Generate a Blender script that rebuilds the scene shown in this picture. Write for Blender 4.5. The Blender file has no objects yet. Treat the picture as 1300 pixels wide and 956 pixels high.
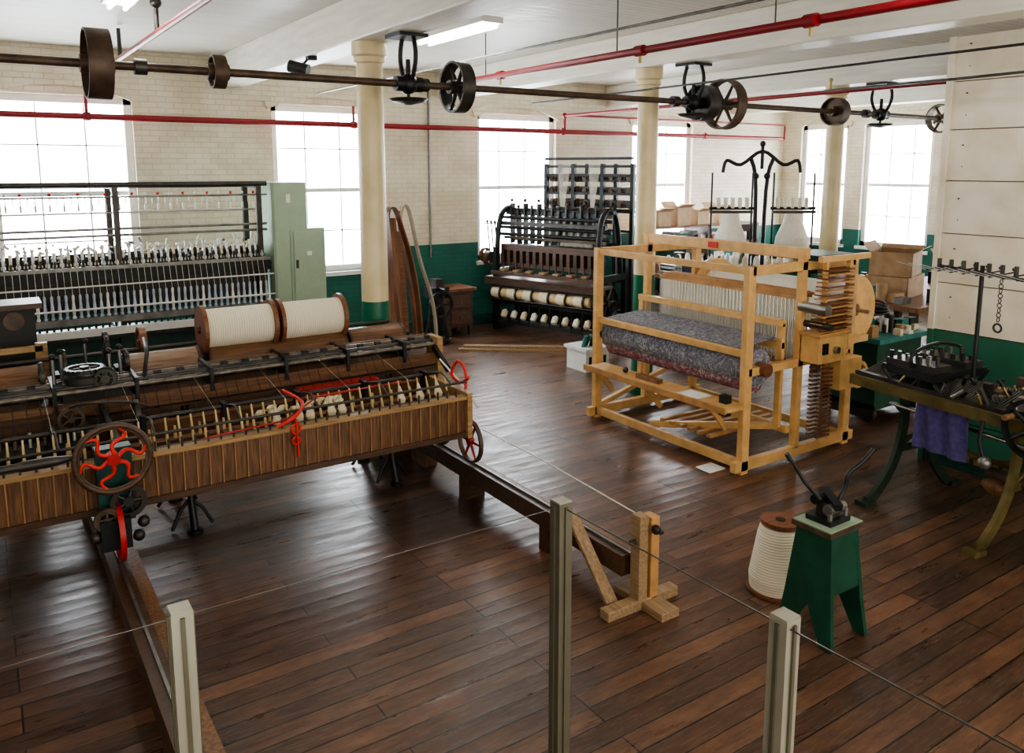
import bpy, math, random
from mathutils import Vector, Matrix
random.seed(4)
V=Vector
# ---------------------------------------------------------------- materials
MATS={}
def newmat(name):
    m=bpy.data.materials.new(name); m.use_nodes=True
    nt=m.node_tree; b=nt.nodes['Principled BSDF']
    MATS[name]=m
    return m,nt,b
def M(name,col,rough=.5,metal=0,var=.18,scale=9,bump=0.0,stretch=(1,1,1),col2=None,emit=None):
    m,nt,b=newmat(name); N=nt.nodes; L=nt.links
    tc=N.new('ShaderNodeTexCoord'); mp=N.new('ShaderNodeMapping'); mp.inputs['Scale'].default_value=stretch
    L.new(tc.outputs['Object'],mp.inputs[0])
    nz=N.new('ShaderNodeTexNoise'); nz.inputs['Scale'].default_value=scale; nz.inputs['Detail'].default_value=6
    L.new(mp.outputs[0],nz.inputs['Vector'])
    r=N.new('ShaderNodeValToRGB'); r.color_ramp.elements[0].position=.32; r.color_ramp.elements[1].position=.68
    a=[c*(1-var) for c in col]; c2=col2 if col2 else [min(1,c*(1+var)) for c in col]
    r.color_ramp.elements[0].color=(*a,1); r.color_ramp.elements[1].color=(*c2,1)
    L.new(nz.outputs[0],r.inputs[0]); L.new(r.outputs[0],b.inputs['Base Color'])
    b.inputs['Roughness'].default_value=rough; b.inputs['Metallic'].default_value=metal
    if bump:
        bp=N.new('ShaderNodeBump'); bp.inputs['Strength'].default_value=bump; bp.inputs['Distance'].default_value=.01
        L.new(nz.outputs[0],bp.inputs['Height']); L.new(bp.outputs[0],b.inputs['Normal'])
    if emit:
        b.inputs['Emission Color'].default_value=(*emit[0],1); b.inputs['Emission Strength'].default_value=emit[1]
    return m
WX=(1.2,14,14); WY=(14,1.2,14); WZ=(14,14,1.2)
M('iron_black',(.026,.028,.029),.42,.55,.3)
M('iron_dark',(.06,.056,.052),.4,.6,.3)
M('iron_rust',(.095,.064,.045),.5,.4,.35)
M('steel',(.45,.45,.44),.28,1,.2)
M('steel_dull',(.24,.24,.23),.4,.8,.25)
M('roller_steel',(.15,.135,.115),.35,.6,.4,14)
M('alu',(.38,.37,.30),.38,.5,.08)
M('alu_dark',(.13,.12,.085),.4,.4,.1)
M('brass',(.40,.29,.11),.4,.8,.25)
M('wood_dark',(.070,.036,.020),.4,0,.45,5,.1,WX)
M('wood_mule',(.15,.072,.032),.42,0,.4,5,.1,WX)
M('wood_mule_z',(.13,.062,.028),.42,0,.5,5,.12,WZ)
M('wood_rib',(.28,.15,.055),.45,0,.3,5,.05,WZ)
M('wood_red',(.18,.07,.032),.38,0,.35,5,.1,WX)
M('loom_wood',(.10,.050,.033),.4,0,.4,5,.1,WX)
M('wood_gold',(.34,.21,.09),.42,0,.3,5,.05,WX)
M('spindle_wood',(.60,.44,.22),.5,0,.25,9)
M('wood_mid',(.20,.10,.045),.45,0,.35,4,.1,WZ)
M('wood_loom',(.66,.40,.16),.42,0,.16,3,.03,(3,3,3))
M('wood_loom_d',(.48,.26,.10),.45,0,.2,3,.03,(3,3,3))
M('wood_plank',(.30,.20,.11),.5,0,.3,4,.05,WY)
M('drum_grey',(.24,.155,.10),.4,0,.3,5,.05,WX)
M('red_paint',(.38,.018,.018),.35,0,.2)
M('red_bright',(.60,.024,.014),.45,0,.2)
M('red_pipe',(.24,.010,.016),.42,0,.15)
M('green_paint',(.008,.060,.036),.38,0,.25)
M('green_dark',(.008,.055,.048),.4,0,.2)
M('green_pale',(.36,.48,.36),.4,0,.05)
M('green_pale_d',(.26,.35,.25),.45,0,.05)
M('cast_olive',(.13,.10,.035),.45,.3,.35)
M('cast_green',(.03,.05,.035),.45,.3,.3)
M('white_paint',(.8,.8,.77),.5,0,.04)
M('white_yarn',(.87,.85,.77),.85,0,.06,30)
M('white_plastic',(.74,.75,.73),.35,0,.05)
M('cream',(.80,.70,.50),.7,0,.12,20)
M('pale_leather',(.35,.30,.22),.6,0,.2)
M('leather',(.16,.06,.03),.45,0,.3,4,.05)
M('bluewhite',(.50,.57,.70),.4,0,.2)
M('purple_cloth',(.075,.06,.19),.85,0,.25,25)
M('card',(.42,.28,.16),.7,0,.15)
M('black_matte',(.015,.015,.015),.6,0,.2)
M('paper',(.82,.82,.80),.7,0,.03)
M('teal_item',(.03,.20,.18),.5,0,.2)
M('cable',(.10,.10,.09),.3,.8,.1)
M('label_red',(.55,.03,.02),.5)
M('lamp_tube',(1,1,1),.5,0,0,5,0,(1,1,1),None,((1,.95,.86),16))
M('pane',(1,1,1),.5,0,0,5,0,(1,1,1),None,((.88,.94,1.0),10))
def yarnroll(name,c1,c2,axis,sc):
    m,nt,b=newmat(name); N=nt.nodes; L=nt.links
    tc=N.new('ShaderNodeTexCoord'); w=N.new('ShaderNodeTexWave'); w.bands_direction=axis
    w.inputs['Scale'].default_value=sc; w.inputs['Distortion'].default_value=1.2; w.inputs['Detail'].default_value=1
    L.new(tc.outputs['Object'],w.inputs['Vector'])
    mx=N.new('ShaderNodeValToRGB'); mx.color_ramp.elements[0].color=(*c1,1); mx.color_ramp.elements[1].color=(*c2,1)
    L.new(w.outputs[1],mx.inputs[0]); L.new(mx.outputs[0],b.inputs['Base Color'])
    bp=N.new('ShaderNodeBump'); bp.inputs['Strength'].default_value=.4; bp.inputs['Distance'].default_value=.006
    L.new(w.outputs[1],bp.inputs['Height']); L.new(bp.outputs[0],b.inputs['Normal'])
    b.inputs['Roughness'].default_value=.85
yarnroll('roll_x',(.70,.64,.49),(.86,.81,.67),'X',17)
yarnroll('roll_y',(.74,.71,.64),(.88,.86,.80),'Y',13)
yarnroll('roll_z',(.70,.63,.48),(.86,.80,.67),'Z',19)
def cloth(name,stops,sc):
    m,nt,b=newmat(name); N=nt.nodes; L=nt.links
    tc=N.new('ShaderNodeTexCoord'); nz=N.new('ShaderNodeTexNoise'); nz.inputs['Scale'].default_value=sc; nz.inputs['Detail'].default_value=4; nz.inputs['Distortion'].default_value=2.0
    L.new(tc.outputs['Object'],nz.inputs['Vector']); r=N.new('ShaderNodeValToRGB'); e=r.color_ramp.elements
    e[0].position=stops[0][0]; e[0].color=(*stops[0][1],1); e[1].position=stops[-1][0]; e[1].color=(*stops[-1][1],1)
    for p,c in stops[1:-1]: x=e.new(p); x.color=(*c,1)
    L.new(nz.outputs[0],r.inputs[0]); L.new(r.outputs[0],b.inputs['Base Color']); b.inputs['Roughness'].default_value=.8
cloth('floral',[(.36,(.10,.10,.14)),(.5,(.17,.175,.22)),(.64,(.36,.36,.38))],20)
cloth('floral_red',[(.40,(.16,.06,.08)),(.52,(.26,.10,.12)),(.62,(.36,.32,.34))],20)

def brickwall(name,ax,green_h,green,cream):
    m,nt,b=newmat(name); N=nt.nodes; L=nt.links
    g=N.new('ShaderNodeNewGeometry'); s=N.new('ShaderNodeSeparateXYZ'); L.new(g.outputs['Position'],s.inputs[0])
    c=N.new('ShaderNodeCombineXYZ'); L.new(s.outputs[ax],c.inputs[0]); L.new(s.outputs[2],c.inputs[1])
    br=N.new('ShaderNodeTexBrick'); L.new(c.outputs[0],br.inputs['Vector'])
    br.inputs['Scale'].default_value=1; br.inputs['Brick Width'].default_value=.21; br.inputs['Row Height'].default_value=.072
    br.inputs['Mortar Size'].default_value=.006; br.inputs['Mortar Smooth'].default_value=.4
    br.inputs['Color1'].default_value=(1,1,1,1); br.inputs['Color2'].default_value=(.92,.92,.92,1); br.inputs['Mortar'].default_value=(.78,.78,.78,1)
    nz=N.new('ShaderNodeTexNoise'); nz.inputs['Scale'].default_value=2.2; nz.inputs['Detail'].default_value=8; L.new(g.outputs['Position'],nz.inputs['Vector'])
    rr=N.new('ShaderNodeValToRGB'); rr.color_ramp.elements[0].position=.35; rr.color_ramp.elements[1].position=.6
    rr.color_ramp.elements[0].color=(.86,.83,.76,1); rr.color_ramp.elements[1].color=(1,1,1,1); L.new(nz.outputs[0],rr.inputs[0])
    gt=N.new('ShaderNodeMath'); gt.operation='GREATER_THAN'; gt.inputs[1].default_value=green_h; L.new(s.outputs[2],gt.inputs[0])
    mx=N.new('ShaderNodeMix'); mx.data_type='RGBA'; L.new(gt.outputs[0],mx.inputs[0]); mx.inputs[6].default_value=(*green,1); mx.inputs[7].default_value=(*cream,1)
    m1=N.new('ShaderNodeMix'); m1.data_type='RGBA'; m1.blend_type='MULTIPLY'; m1.inputs[0].default_value=1
    L.new(mx.outputs[2],m1.inputs[6]); L.new(br.outputs[0],m1.inputs[7])
    m2=N.new('ShaderNodeMix'); m2.data_type='RGBA'; m2.blend_type='MULTIPLY'; m2.inputs[0].default_value=1
    L.new(m1.outputs[2],m2.inputs[6]); L.new(rr.outputs[0],m2.inputs[7]); L.new(m2.outputs[2],b.inputs['Base Color'])
    bp=N.new('ShaderNodeBump'); bp.inputs['Strength'].default_value=.5; bp.inputs['Distance'].default_value=.01; bp.invert=True
    L.new(br.outputs[1],bp.inputs['Height']); L.new(bp.outputs[0],b.inputs['Normal']); b.inputs['Roughness'].default_value=.55
GREEN=(.012,.14,.11); CREAM=(.80,.73,.59)
brickwall('brick_x',0,1.40,GREEN,CREAM); brickwall('brick_y',1,1.40,GREEN,CREAM)
def twotone(name,h,lo,hi,rough=.4):
    m,nt,b=newmat(name); N=nt.nodes; L=nt.links
    g=N.new('ShaderNodeNewGeometry'); s=N.new('ShaderNodeSeparateXYZ'); L.new(g.outputs['Position'],s.inputs[0])
    gt=N.new('ShaderNodeMath'); gt.operation='GREATER_THAN'; gt.inputs[1].default_value=h; L.new(s.outputs[2],gt.inputs[0])
    mx=N.new('ShaderNodeMix'); mx.data_type='RGBA'; L.new(gt.outputs[0],mx.inputs[0]); mx.inputs[6].default_value=(*lo,1); mx.inputs[7].default_value=(*hi,1)
    nz=N.new('ShaderNodeTexNoise'); nz.inputs['Scale'].default_value=3; nz.inputs['Detail'].default_value=7; L.new(g.outputs['Position'],nz.inputs['Vector'])
    rr=N.new('ShaderNodeValToRGB'); rr.color_ramp.elements[0].position=.3; rr.color_ramp.elements[1].position=.6
    rr.color_ramp.elements[0].color=(.82,.79,.70,1); rr.color_ramp.elements[1].color=(1,1,1,1); L.new(nz.outputs[0],rr.inputs[0])
    m2=N.new('ShaderNodeMix'); m2.data_type='RGBA'; m2.blend_type='MULTIPLY'; m2.inputs[0].default_value=1
    L.new(mx.outputs[2],m2.inputs[6]); L.new(rr.outputs[0],m2.inputs[7]); L.new(m2.outputs[2],b.inputs['Base Color'])
    b.inputs['Roughness'].default_value=rough
twotone('column_paint',1.40,(.012,.14,.085),(.72,.62,.39),.3)
twotone('panel_paint',1.20,(.03,.15,.10),(.80,.74,.63),.35)
M('beam_paint',(.78,.75,.66),.45,0,.1,3,.05,(6,.6,6))
def planks(name,c1,c2,mort,bw,rh,ms,rough,worn,bumps=.4,stre=7):
    isf=name=='floor_boards'
    m,nt,b=newmat(name); N=nt.nodes; L=nt.links
    g=N.new('ShaderNodeNewGeometry'); br=N.new('ShaderNodeTexBrick'); L.new(g.outputs['Position'],br.inputs['Vector'])
    br.inputs['Scale'].default_value=1; br.inputs['Brick Width'].default_value=bw; br.inputs['Row Height'].default_value=rh
    br.inputs['Mortar Size'].default_value=ms; br.inputs['Mortar Smooth'].default_value=.3; br.offset=.37; br.offset_frequency=3
    br.inputs['Color1'].default_value=(*c1,1); br.inputs['Color2'].default_value=(*c2,1); br.inputs['Mortar'].default_value=(*mort,1)
    mp=N.new('ShaderNodeMapping'); mp.inputs['Scale'].default_value=(1,stre,1); L.new(g.outputs['Position'],mp.inputs[0])
    nz=N.new('ShaderNodeTexNoise'); nz.inputs['Scale'].default_value=4; nz.inputs['Detail'].default_value=9; nz.inputs['Roughness'].default_value=.75; L.new(mp.outputs[0],nz.inputs['Vector'])
    rr=N.new('ShaderNodeValToRGB'); rr.color_ramp.elements[0].position=.35; rr.color_ramp.elements[1].position=.68
    lo,hi=worn
    rr.color_ramp.elements[0].color=(*lo,1); rr.color_ramp.elements[1].color=(*hi,1); L.new(nz.outputs[0],rr.inputs[0])
    m2=N.new('ShaderNodeMix'); m2.data_type='RGBA'; m2.blend_type='MULTIPLY'; m2.inputs[0].default_value=1
    L.new(br.outputs[0],m2.inputs[6]); L.new(rr.outputs[0],m2.inputs[7])
    last=m2.outputs[2]
    n2=N.new('ShaderNodeTexNoise'); n2.inputs['Scale'].default_value=2.5; n2.inputs['Detail'].default_value=8; L.new(mp.outputs[0],n2.inputs['Vector'])
    mr=N.new('ShaderNodeMapRange'); mr.inputs[1].default_value=.3; mr.inputs[2].default_value=.7; mr.inputs[3].default_value=rough[0]; mr.inputs[4].default_value=rough[1]
    L.new(n2.outputs[0],mr.inputs[0])
    if isf:
        n3=N.new('ShaderNodeTexNoise'); n3.inputs['Scale'].default_value=1.1; n3.inputs['Detail'].default_value=7; n3.inputs['Roughness'].default_value=.65; L.new(g.outputs['Position'],n3.inputs['Vector'])
        r3=N.new('ShaderNodeValToRGB'); r3.color_ramp.elements[0].position=.38; r3.color_ramp.elements[1].position=.64
        r3.color_ramp.elements[0].color=(.72,.70,.70,1); r3.color_ramp.elements[1].color=(1.45,1.38,1.3,1); L.new(n3.outputs[0],r3.inputs[0])
        m3=N.new('ShaderNodeMix'); m3.data_type='RGBA'; m3.blend_type='MULTIPLY'; m3.inputs[0].default_value=1
        L.new(last,m3.inputs[6]); L.new(r3.outputs[0],m3.inputs[7])
        mp2=N.new('ShaderNodeMapping'); mp2.inputs['Scale'].default_value=(3,26,1); L.new(g.outputs['Position'],mp2.inputs[0])
        n4=N.new('ShaderNodeTexNoise'); n4.inputs['Scale'].default_value=2.2; n4.inputs['Detail'].default_value=10; n4.inputs['Roughness'].default_value=.8; L.new(mp2.outputs[0],n4.inputs['Vector'])
        r4=N.new('ShaderNodeValToRGB'); r4.color_ramp.elements[0].position=.50; r4.color_ramp.elements[1].position=.70
        r4.color_ramp.elements[0].color=(0,0,0,1); r4.color_ramp.elements[1].color=(.7,.7,.7,1); L.new(n4.outputs[0],r4.inputs[0])
        m4=N.new('ShaderNodeMix'); m4.data_type='RGBA'; L.new(r4.outputs[0],m4.inputs[0]); L.new(m3.outputs[2],m4.inputs[6]); m4.inputs[7].default_value=(.20,.145,.10,1)
        last=m4.outputs[2]
        ra=N.new('ShaderNodeMath'); ra.operation='MULTIPLY_ADD'; ra.inputs[1].default_value=.22; L.new(r4.outputs[0],ra.inputs[0]); L.new(mr.outputs[0],ra.inputs[2]); L.new(ra.outputs[0],b.inputs['Roughness'])
    else: L.new(mr.outputs[0],b.inputs['Roughness'])
    L.new(last,b.inputs['Base Color'])
    ad=N.new('ShaderNodeMath'); ad.operation='MULTIPLY_ADD'; ad.inputs[1].default_value=.30 if isf else .25; L.new(n2.outputs[0],ad.inputs[0])
    iv=N.new('ShaderNodeMath'); iv.operation='SUBTRACT'; iv.inputs[0].default_value=1; L.new(br.outputs[1],iv.inputs[1]); L.new(iv.outputs[0],ad.inputs[2])
    top=ad.outputs[0]
    if isf:
        s=N.new('ShaderNodeSeparateXYZ'); L.new(g.outputs['Position'],s.inputs[0])
        dv=N.new('ShaderNodeMath'); dv.operation='DIVIDE'; dv.inputs[1].default_value=rh; L.new(s.outputs[1],dv.inputs[0])
        fr=N.new('ShaderNodeMath'); fr.operation='FRACT'; L.new(dv.outputs[0],fr.inputs[0])
        sb=N.new('ShaderNodeMath'); sb.operation='SUBTRACT'; sb.inputs[1].default_value=.5; L.new(fr.outputs[0],sb.inputs[0])
        pw=N.new('ShaderNodeMath'); pw.operation='MULTIPLY'; L.new(sb.outputs[0],pw.inputs[0]); L.new(sb.outputs[0],pw.inputs[1])
        ma=N.new('ShaderNodeMath'); ma.operation='MULTIPLY_ADD'; ma.inputs[1].default_value=1.0; L.new(pw.outputs[0],ma.inputs[0]); L.new(top,ma.inputs[2]); top=ma.outputs[0]
    bp=N.new('ShaderNodeBump'); bp.inputs['Strength'].default_value=bumps; bp.inputs['Distance'].default_value=.008
    L.new(top,bp.inputs['Height']); L.new(bp.outputs[0],b.inputs['Normal'])
planks('floor_boards',(.150,.080,.050),(.055,.031,.022),(.008,.006,.005),2.3,.12,.005,(.24,.46),((.6,.56,.54),(1.4,1.3,1.2)),.55,5)
planks('ceiling_boards',(.76,.73,.65),(.70,.67,.60),(.36,.34,.30),6,.10,.004,(.4,.6),((.9,.9,.88),(1,1,1)))

# ---------------------------------------------------------------- builder
def basis(d):
    d=d.normalized(); up=V((0,0,1)) if abs(d.z)<.95 else V((1,0,0))
    u=d.cross(up).normalized(); v=u.cross(d).normalized()
    return d,u,v
def arc(pts,n=5):
    out=[]; P=[V(p) for p in pts]; P=[P[0]]+P+[P[-1]]
    for i in range(1,len(P)-2):
        for k in range(n):
            t=k/n; a,b,c,d=P[i-1],P[i],P[i+1],P[i+2]
            out.append(.5*((2*b)+(c-a)*t+(2*a-5*b+4*c-d)*t*t+(3*b-a-3*c+d)*t**3))
    out.append(P[-2]); return out
class B:
    def __init__(s,name,loc=(0,0,0),rz=0,world=True):
        s.name=name; s.loc=V(loc); s.rz=rz; s.parts={}; s.world=world
    def P(s,part):
        return s.parts.setdefault(part,dict(v=[],f=[],mi=[],sm=[],mats=[]))
    def add(s,part,mat,vs,fs,smooth=False):
        p=s.P(part)
        if mat not in p['mats']: p['mats'].append(mat)
        k=p['mats'].index(mat); o=len(p['v']); p['v']+= [tuple(v) for v in vs]
        for f in fs:
            p['f'].append([i+o for i in f]); p['mi'].append(k); p['sm'].append(smooth)
    def box(s,part,mat,x0,x1,y0,y1,z0,z1):
        x0,x1=sorted((x0,x1)); y0,y1=sorted((y0,y1)); z0,z1=sorted((z0,z1))
        vs=[(x,y,z) for z in(z0,z1) for y in(y0,y1) for x in(x0,x1)]
        s.add(part,mat,vs,[(0,2,3,1),(4,5,7,6),(0,1,5,4),(2,6,7,3),(0,4,6,2),(1,3,7,5)])
    def beam(s,part,mat,p,q,w,h,taper=1):
        p=V(p);q=V(q); d,u,v=basis(q-p)
        vs=[]
        for c,k in((p,1),(q,taper)):
            for a,bb in((-1,-1),(1,-1),(1,1),(-1,1)): vs.append(c+u*a*w/2*k+v*bb*h/2*k)
        s.add(part,mat,vs,[(0,1,2,3),(7,6,5,4),(0,4,5,1),(1,5,6,2),(2,6,7,3),(3,7,4,0)])
    def lathe(s,part,mat,p,q,prof,n=16,closed=False):
        p=V(p);q=V(q); L=(q-p).length; d,u,v=basis(q-p)
        rings=[]
        for t,r in prof:
            c=p+d*(t*L); rings.append([c+(u*math.cos(2*math.pi*i/n)+v*math.sin(2*math.pi*i/n))*r for i in range(n)])
        prs=list(range(len(prof)-1))+([len(prof)-1] if closed else [])
        for k in prs:
            a=rings[k]; b_=rings[(k+1)%len(prof)]
            s.add(part,mat,a+b_,[(i,n+i,n+(i+1)%n,(i+1)%n) for i in range(n)],True)
        if not closed:
            if prof[0][1]>1e-5: s.add(part,mat,rings[0],[tuple(range(n))])
            if prof[-1][1]>1e-5: s.add(part,mat,rings[-1],[tuple(range(n-1,-1,-1))])
    def cyl(s,part,mat,p,q,r,r2=None,n=14):
        s.lathe(part,mat,p,q,[(0,r),(1,r if r2 is None else r2)],n)
    def tube(s,part,mat,pts,r,n=7):
        pts=[V(p) for p in pts]; rings=[]
        for i,p in enumerate(pts):
            d=(pts[min(i+1,len(pts)-1)]-pts[max(i-1,0)])
            if i==0: dd,u,v=basis(d)
            else:
                dd=d.normalized(); u=(u-dd*u.dot(dd)).normalized(); v=u.cross(dd)
            rr=r[i] if isinstance(r,(list,tuple)) else r
            rings.append([p+(u*math.cos(2*math.pi*k/n)+v*math.sin(2*math.pi*k/n))*rr for k in range(n)])
        vs=[x for g in rings for x in g]; fs=[]
        for i in range(len(pts)-1):
            for k in range(n): fs.append((i*n+k,(i+1)*n+k,(i+1)*n+(k+1)%n,i*n+(k+1)%n))
        s.add(part,mat,vs,fs,True)
        s.add(part,mat,rings[0],[tuple(range(n))]); s.add(part,mat,rings[-1],[tuple(range(n))])
    def ring(s,part,mat,c,ax,R,r,n=28,m=8):
        d,u,v=basis(V(ax)); c=V(c); vs=[];fs=[]
        for i in range(n):
            t=2*math.pi*i/n; e=u*math.cos(t)+v*math.sin(t)
            for j in range(m):
                a=2*math.pi*j/m; vs.append(c+e*(R+r*math.cos(a))+d*r*math.sin(a))
        for i in range(n):
            for j in range(m): fs.append((i*m+j,((i+1)%n)*m+j,((i+1)%n)*m+(j+1)%m,i*m+(j+1)%m))
        s.add(part,mat,vs,fs,True)
    def band(s,part,mat,c,ax,R,Ri,w,n=32):
        d=V(ax).normalized(); c=V(c); p=c-d*w/2; q=c+d*w/2
        s.lathe(part,mat,p,q,[(0,R),(1,R),(1,Ri),(0,Ri)],n,True)
    def wheel(s,part,mat,c,ax,R,w,th,nsp=6,hub=.05,sm=None,curve=0,spw=.02):
        d,u,v=basis(V(ax)); c=V(c); sm=sm or mat
        s.band(part,mat,c,ax,R,R-th,w)
        s.cyl(part,sm,c-d*(w*.7),c+d*(w*.7),hub)
        for i in range(nsp):
            t=2*math.pi*i/nsp; pts=[]
            for k in range(7):
                f=k/6; rr=hub*.8+(R-th*.7-hub*.8)*f; a=t+curve*math.sin(f*2*math.pi)*(.5 if curve else 0)
                pts.append(c+(u*math.cos(a)+v*math.sin(a))*rr)
            s.tube(part,sm,pts,[spw*(1.25-.5*k/6) for k in range(7)],6)
    def sph(s,part,mat,c,r,n=10,sc=(1,1,1)):
        c=V(c); vs=[];fs=[]; m=n//2+1
        for j in range(m+1):
            th=math.pi*j/m
            for i in range(n):
                a=2*math.pi*i/n; vs.append(c+V((math.sin(th)*math.cos(a)*sc[0],math.sin(th)*math.sin(a)*sc[1],math.cos(th)*sc[2]))*r)
        for j in range(m):
            for i in range(n): fs.append((j*n+i,(j+1)*n+i,(j+1)*n+(i+1)%n,j*n+(i+1)%n))
        s.add(part,mat,vs,fs,True)
    def done(s,bevel=None,single=False,nobev=()):
        off=s.loc if s.world else V((0,0,0))
        if single:
            root=None
        else:
            root=bpy.data.objects.new(s.name,None); root.location=s.loc; root.rotation_euler=(0,0,s.rz)
            root.empty_display_size=.2; bpy.context.collection.objects.link(root)
        for pn,p in s.parts.items():
            me=bpy.data.meshes.new(s.name+'_'+pn)
            me.from_pydata([(a[0]-off.x,a[1]-off.y,a[2]-off.z) for a in p['v']],[],p['f'])
            for k in p['mats']: me.materials.append(MATS[k])
            me.polygons.foreach_set('material_index',p['mi']); me.polygons.foreach_set('use_smooth',p['sm']); me.update()
            o=bpy.data.objects.new(s.name if single else pn,me); bpy.context.collection.objects.link(o)
            if root: o.parent=root
            else: o.location=s.loc
            if bevel and pn not in nobev:
                bm=o.modifiers.new('bev','BEVEL'); bm.width=bevel; bm.segments=2; bm.limit_method='ANGLE'
        return root
# ---------------------------------------------------------------- room
YW=11.4; XW=14.7; CEIL=4.08; BB=3.70
def single(name,mat,*b):
    o=B(name); o.box('m',mat,*b); o.done(single=True)
single('floor','floor_boards',-6,XW,-3,YW,-.1,0)
single('ceiling','ceiling_boards',-6,XW,-3,YW,CEIL,CEIL+.1)
single('wall_left','brick_y',-6.2,-6,-3,YW+.3,0,CEIL)
WZ0,WZ1=1.08,3.50
win1=[(-3.2,-1.6)]+[(c-.8,c+.8) for c in(1.0,4.38,7.75,11.12)]
def wall_open(name,mat,lo,hi,wins,plane,ax):
    o=B(name); cur=lo
    def bx(a,b_,z0,z1):
        if ax=='x': o.box('m',mat,a,b_,plane,plane+.3,z0,z1)
        else: o.box('m',mat,plane,plane+.3,a,b_,z0,z1)
    for a,b_ in sorted(wins):
        bx(cur,a,0,CEIL); bx(a,b_,0,WZ0); bx(a,b_,WZ1,CEIL); cur=b_
    bx(cur,hi,0,CEIL)
    for a,b_ in wins:
        c=(a+b_)/2; hw=(b_-a)/2+.08; n=12
        for i in range(n):
            t0=-1+2*i/n; t1=t0+2/n
            z0=WZ1-.02+.2*(1-t0*t0); z1=WZ1-.02+.2*(1-t1*t1)
            if ax=='x': o.beam('m',mat,(c+hw*t0,plane-.005,z0),(c+hw*t1,plane-.005,z1),.05,.12)
            else: o.beam('m',mat,(plane-.005,c+hw*t0,z0),(plane-.005,c+hw*t1,z1),.05,.12)
    o.done(single=True)
wall_open('wall_back','brick_x',-6,XW,win1,YW,'x')
win2=[(9.85,10.95),(8.1,9.5),(4.7,6.1)]  # last opening is an unseen window added for extra light and reflections
wall_open('wall_right','brick_y',-3,YW+.3,win2,XW,'y')
def window(i,a,b_,plane,ax):
    o=B('window_%d'%i,(( a+b_)/2,plane,WZ0) if ax=='x' else (plane,(a+b_)/2,WZ0))
    def bx(part,mat,u0,u1,d0,d1,z0,z1):
        if ax=='x': o.box(part,mat,u0,u1,plane+d0,plane+d1,z0,z1)
        else: o.box(part,mat,plane+d0,plane+d1,u0,u1,z0,z1)
    bx('panes','pane',a+.03,b_-.03,.22,.225,WZ0+.03,WZ1-.03)
    for u0,u1 in((a,a+.09),(b_-.09,b_)): bx('frame','white_paint',u0,u1,.08,.22,WZ0,WZ1)
    bx('frame','white_paint',a,b_,.08,.22,WZ1-.09,WZ1); bx('frame','white_paint',a,b_,.08,.22,WZ0,WZ0+.09)
    zm=(WZ0+WZ1)/2; bx('sash','white_paint',a+.09,b_-.09,.13,.2,zm-.03,zm+.03)
    for k in(1,2):
        u=a+(b_-a)*k/3; bx('sash','white_paint',u-.01,u+.01,.18,.21,WZ0+.09,WZ1-.09)
    for k in(1,3): 
        z=WZ0+(WZ1-WZ0)*k/4; bx('sash','white_paint',a+.09,b_-.09,.18,.21,z-.01,z+.01)
    bx('sill','white_paint',a-.04,b_+.04,-.05,.1,WZ0-.06,WZ0)
    o.done()
k=1
for a,b_ in win1: window(k,a,b_,YW,'x'); k+=1
for a,b_ in win2: window(k,a,b_,XW,'y'); k+=1
o=B('wall_partition')
o.box('m','wood_mid',7.03,7.18,-3,3.72,0,3.7)
hs=[0,.42,.82,1.2,1.62,2.05,2.5,2.93,3.33,3.7]
for i in range(len(hs)-1):
    o.box('m','panel_paint',7.0,7.03,-3,3.74,hs[i]+.004,hs[i+1]-.005)
    for y in(3.6,2.0,.4):
        for dz in(.12,.3): o.cyl('m','iron_rust',(6.998,y+.05*dz,hs[i]+dz),(7.0,y,hs[i]+dz),.006,n=7)
o.box('m','panel_paint',6.98,7.2,3.73,3.78,0,3.7)
o.done(single=True)
single('baseboard_partition','green_dark',6.96,7.0,-3,3.7,0,.16)
single('baseboard_back','green_dark',-6,XW,YW-.03,YW,0,.18)
BX=[-3.8,-.4,3.03,6.39,9.84,13.2]
for x in BX:
    o=B('ceiling_beam',(x,4,BB)); o.box('m','beam_paint',x-.17,x+.17,-3,YW,BB,CEIL); o.done(bevel=.015,single=True)
for x in BX:
    o=B('cast_iron_column',(x,6.8,0))
    o.lathe('shaft','column_paint',(x,6.8,0),(x,6.8,BB),[(0,.17),(.03,.17),(.035,.128),(.95,.116),(.953,.135),(.965,.135),(.97,.155),(1,.155)],28)
    o.done()
# ---------------------------------------------------------------- line shaft
SY,SZ=6.2,3.3
o=B('line_shaft',(3,SY,SZ))
o.cyl('shaft','iron_rust',(-3,SY,SZ),(13.5,SY,SZ),.03,n=12)
def pulley(x,R,w,n=6,sol=False,m='iron_rust'):
    if sol:
        o.band('pulleys',m,(x,SY,SZ),(1,0,0),R,R-.015,w); o.cyl('pulleys',m,(x-.02,SY,SZ),(x+.02,SY,SZ),R-.01,n=28); o.cyl('pulleys',m,(x-w/2-.03,SY,SZ),(x+w/2+.03,SY,SZ),.06)
    else: o.wheel('pulleys',m,(x,SY,SZ),(1,0,0),R,w,.02,n,.06,spw=.018)
pulley(.78,.235,.15,6,True); pulley(1.57,.12,.09,6,True,'iron_rust')
pulley(3.58,.22,.12,6,m='iron_dark'); pulley(6.62,.19,.16,6,True,'iron_dark'); pulley(6.95,.27,.14,6,m='iron_rust'); pulley(8.95,.17,.14,6,True); pulley(11.4,.2,.14,6)
for x in(1.05,3.25,6.2,9.6): o.cyl('collars','iron_dark',(x-.04,SY,SZ),(x+.04,SY,SZ),.055)
o.done()
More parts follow.
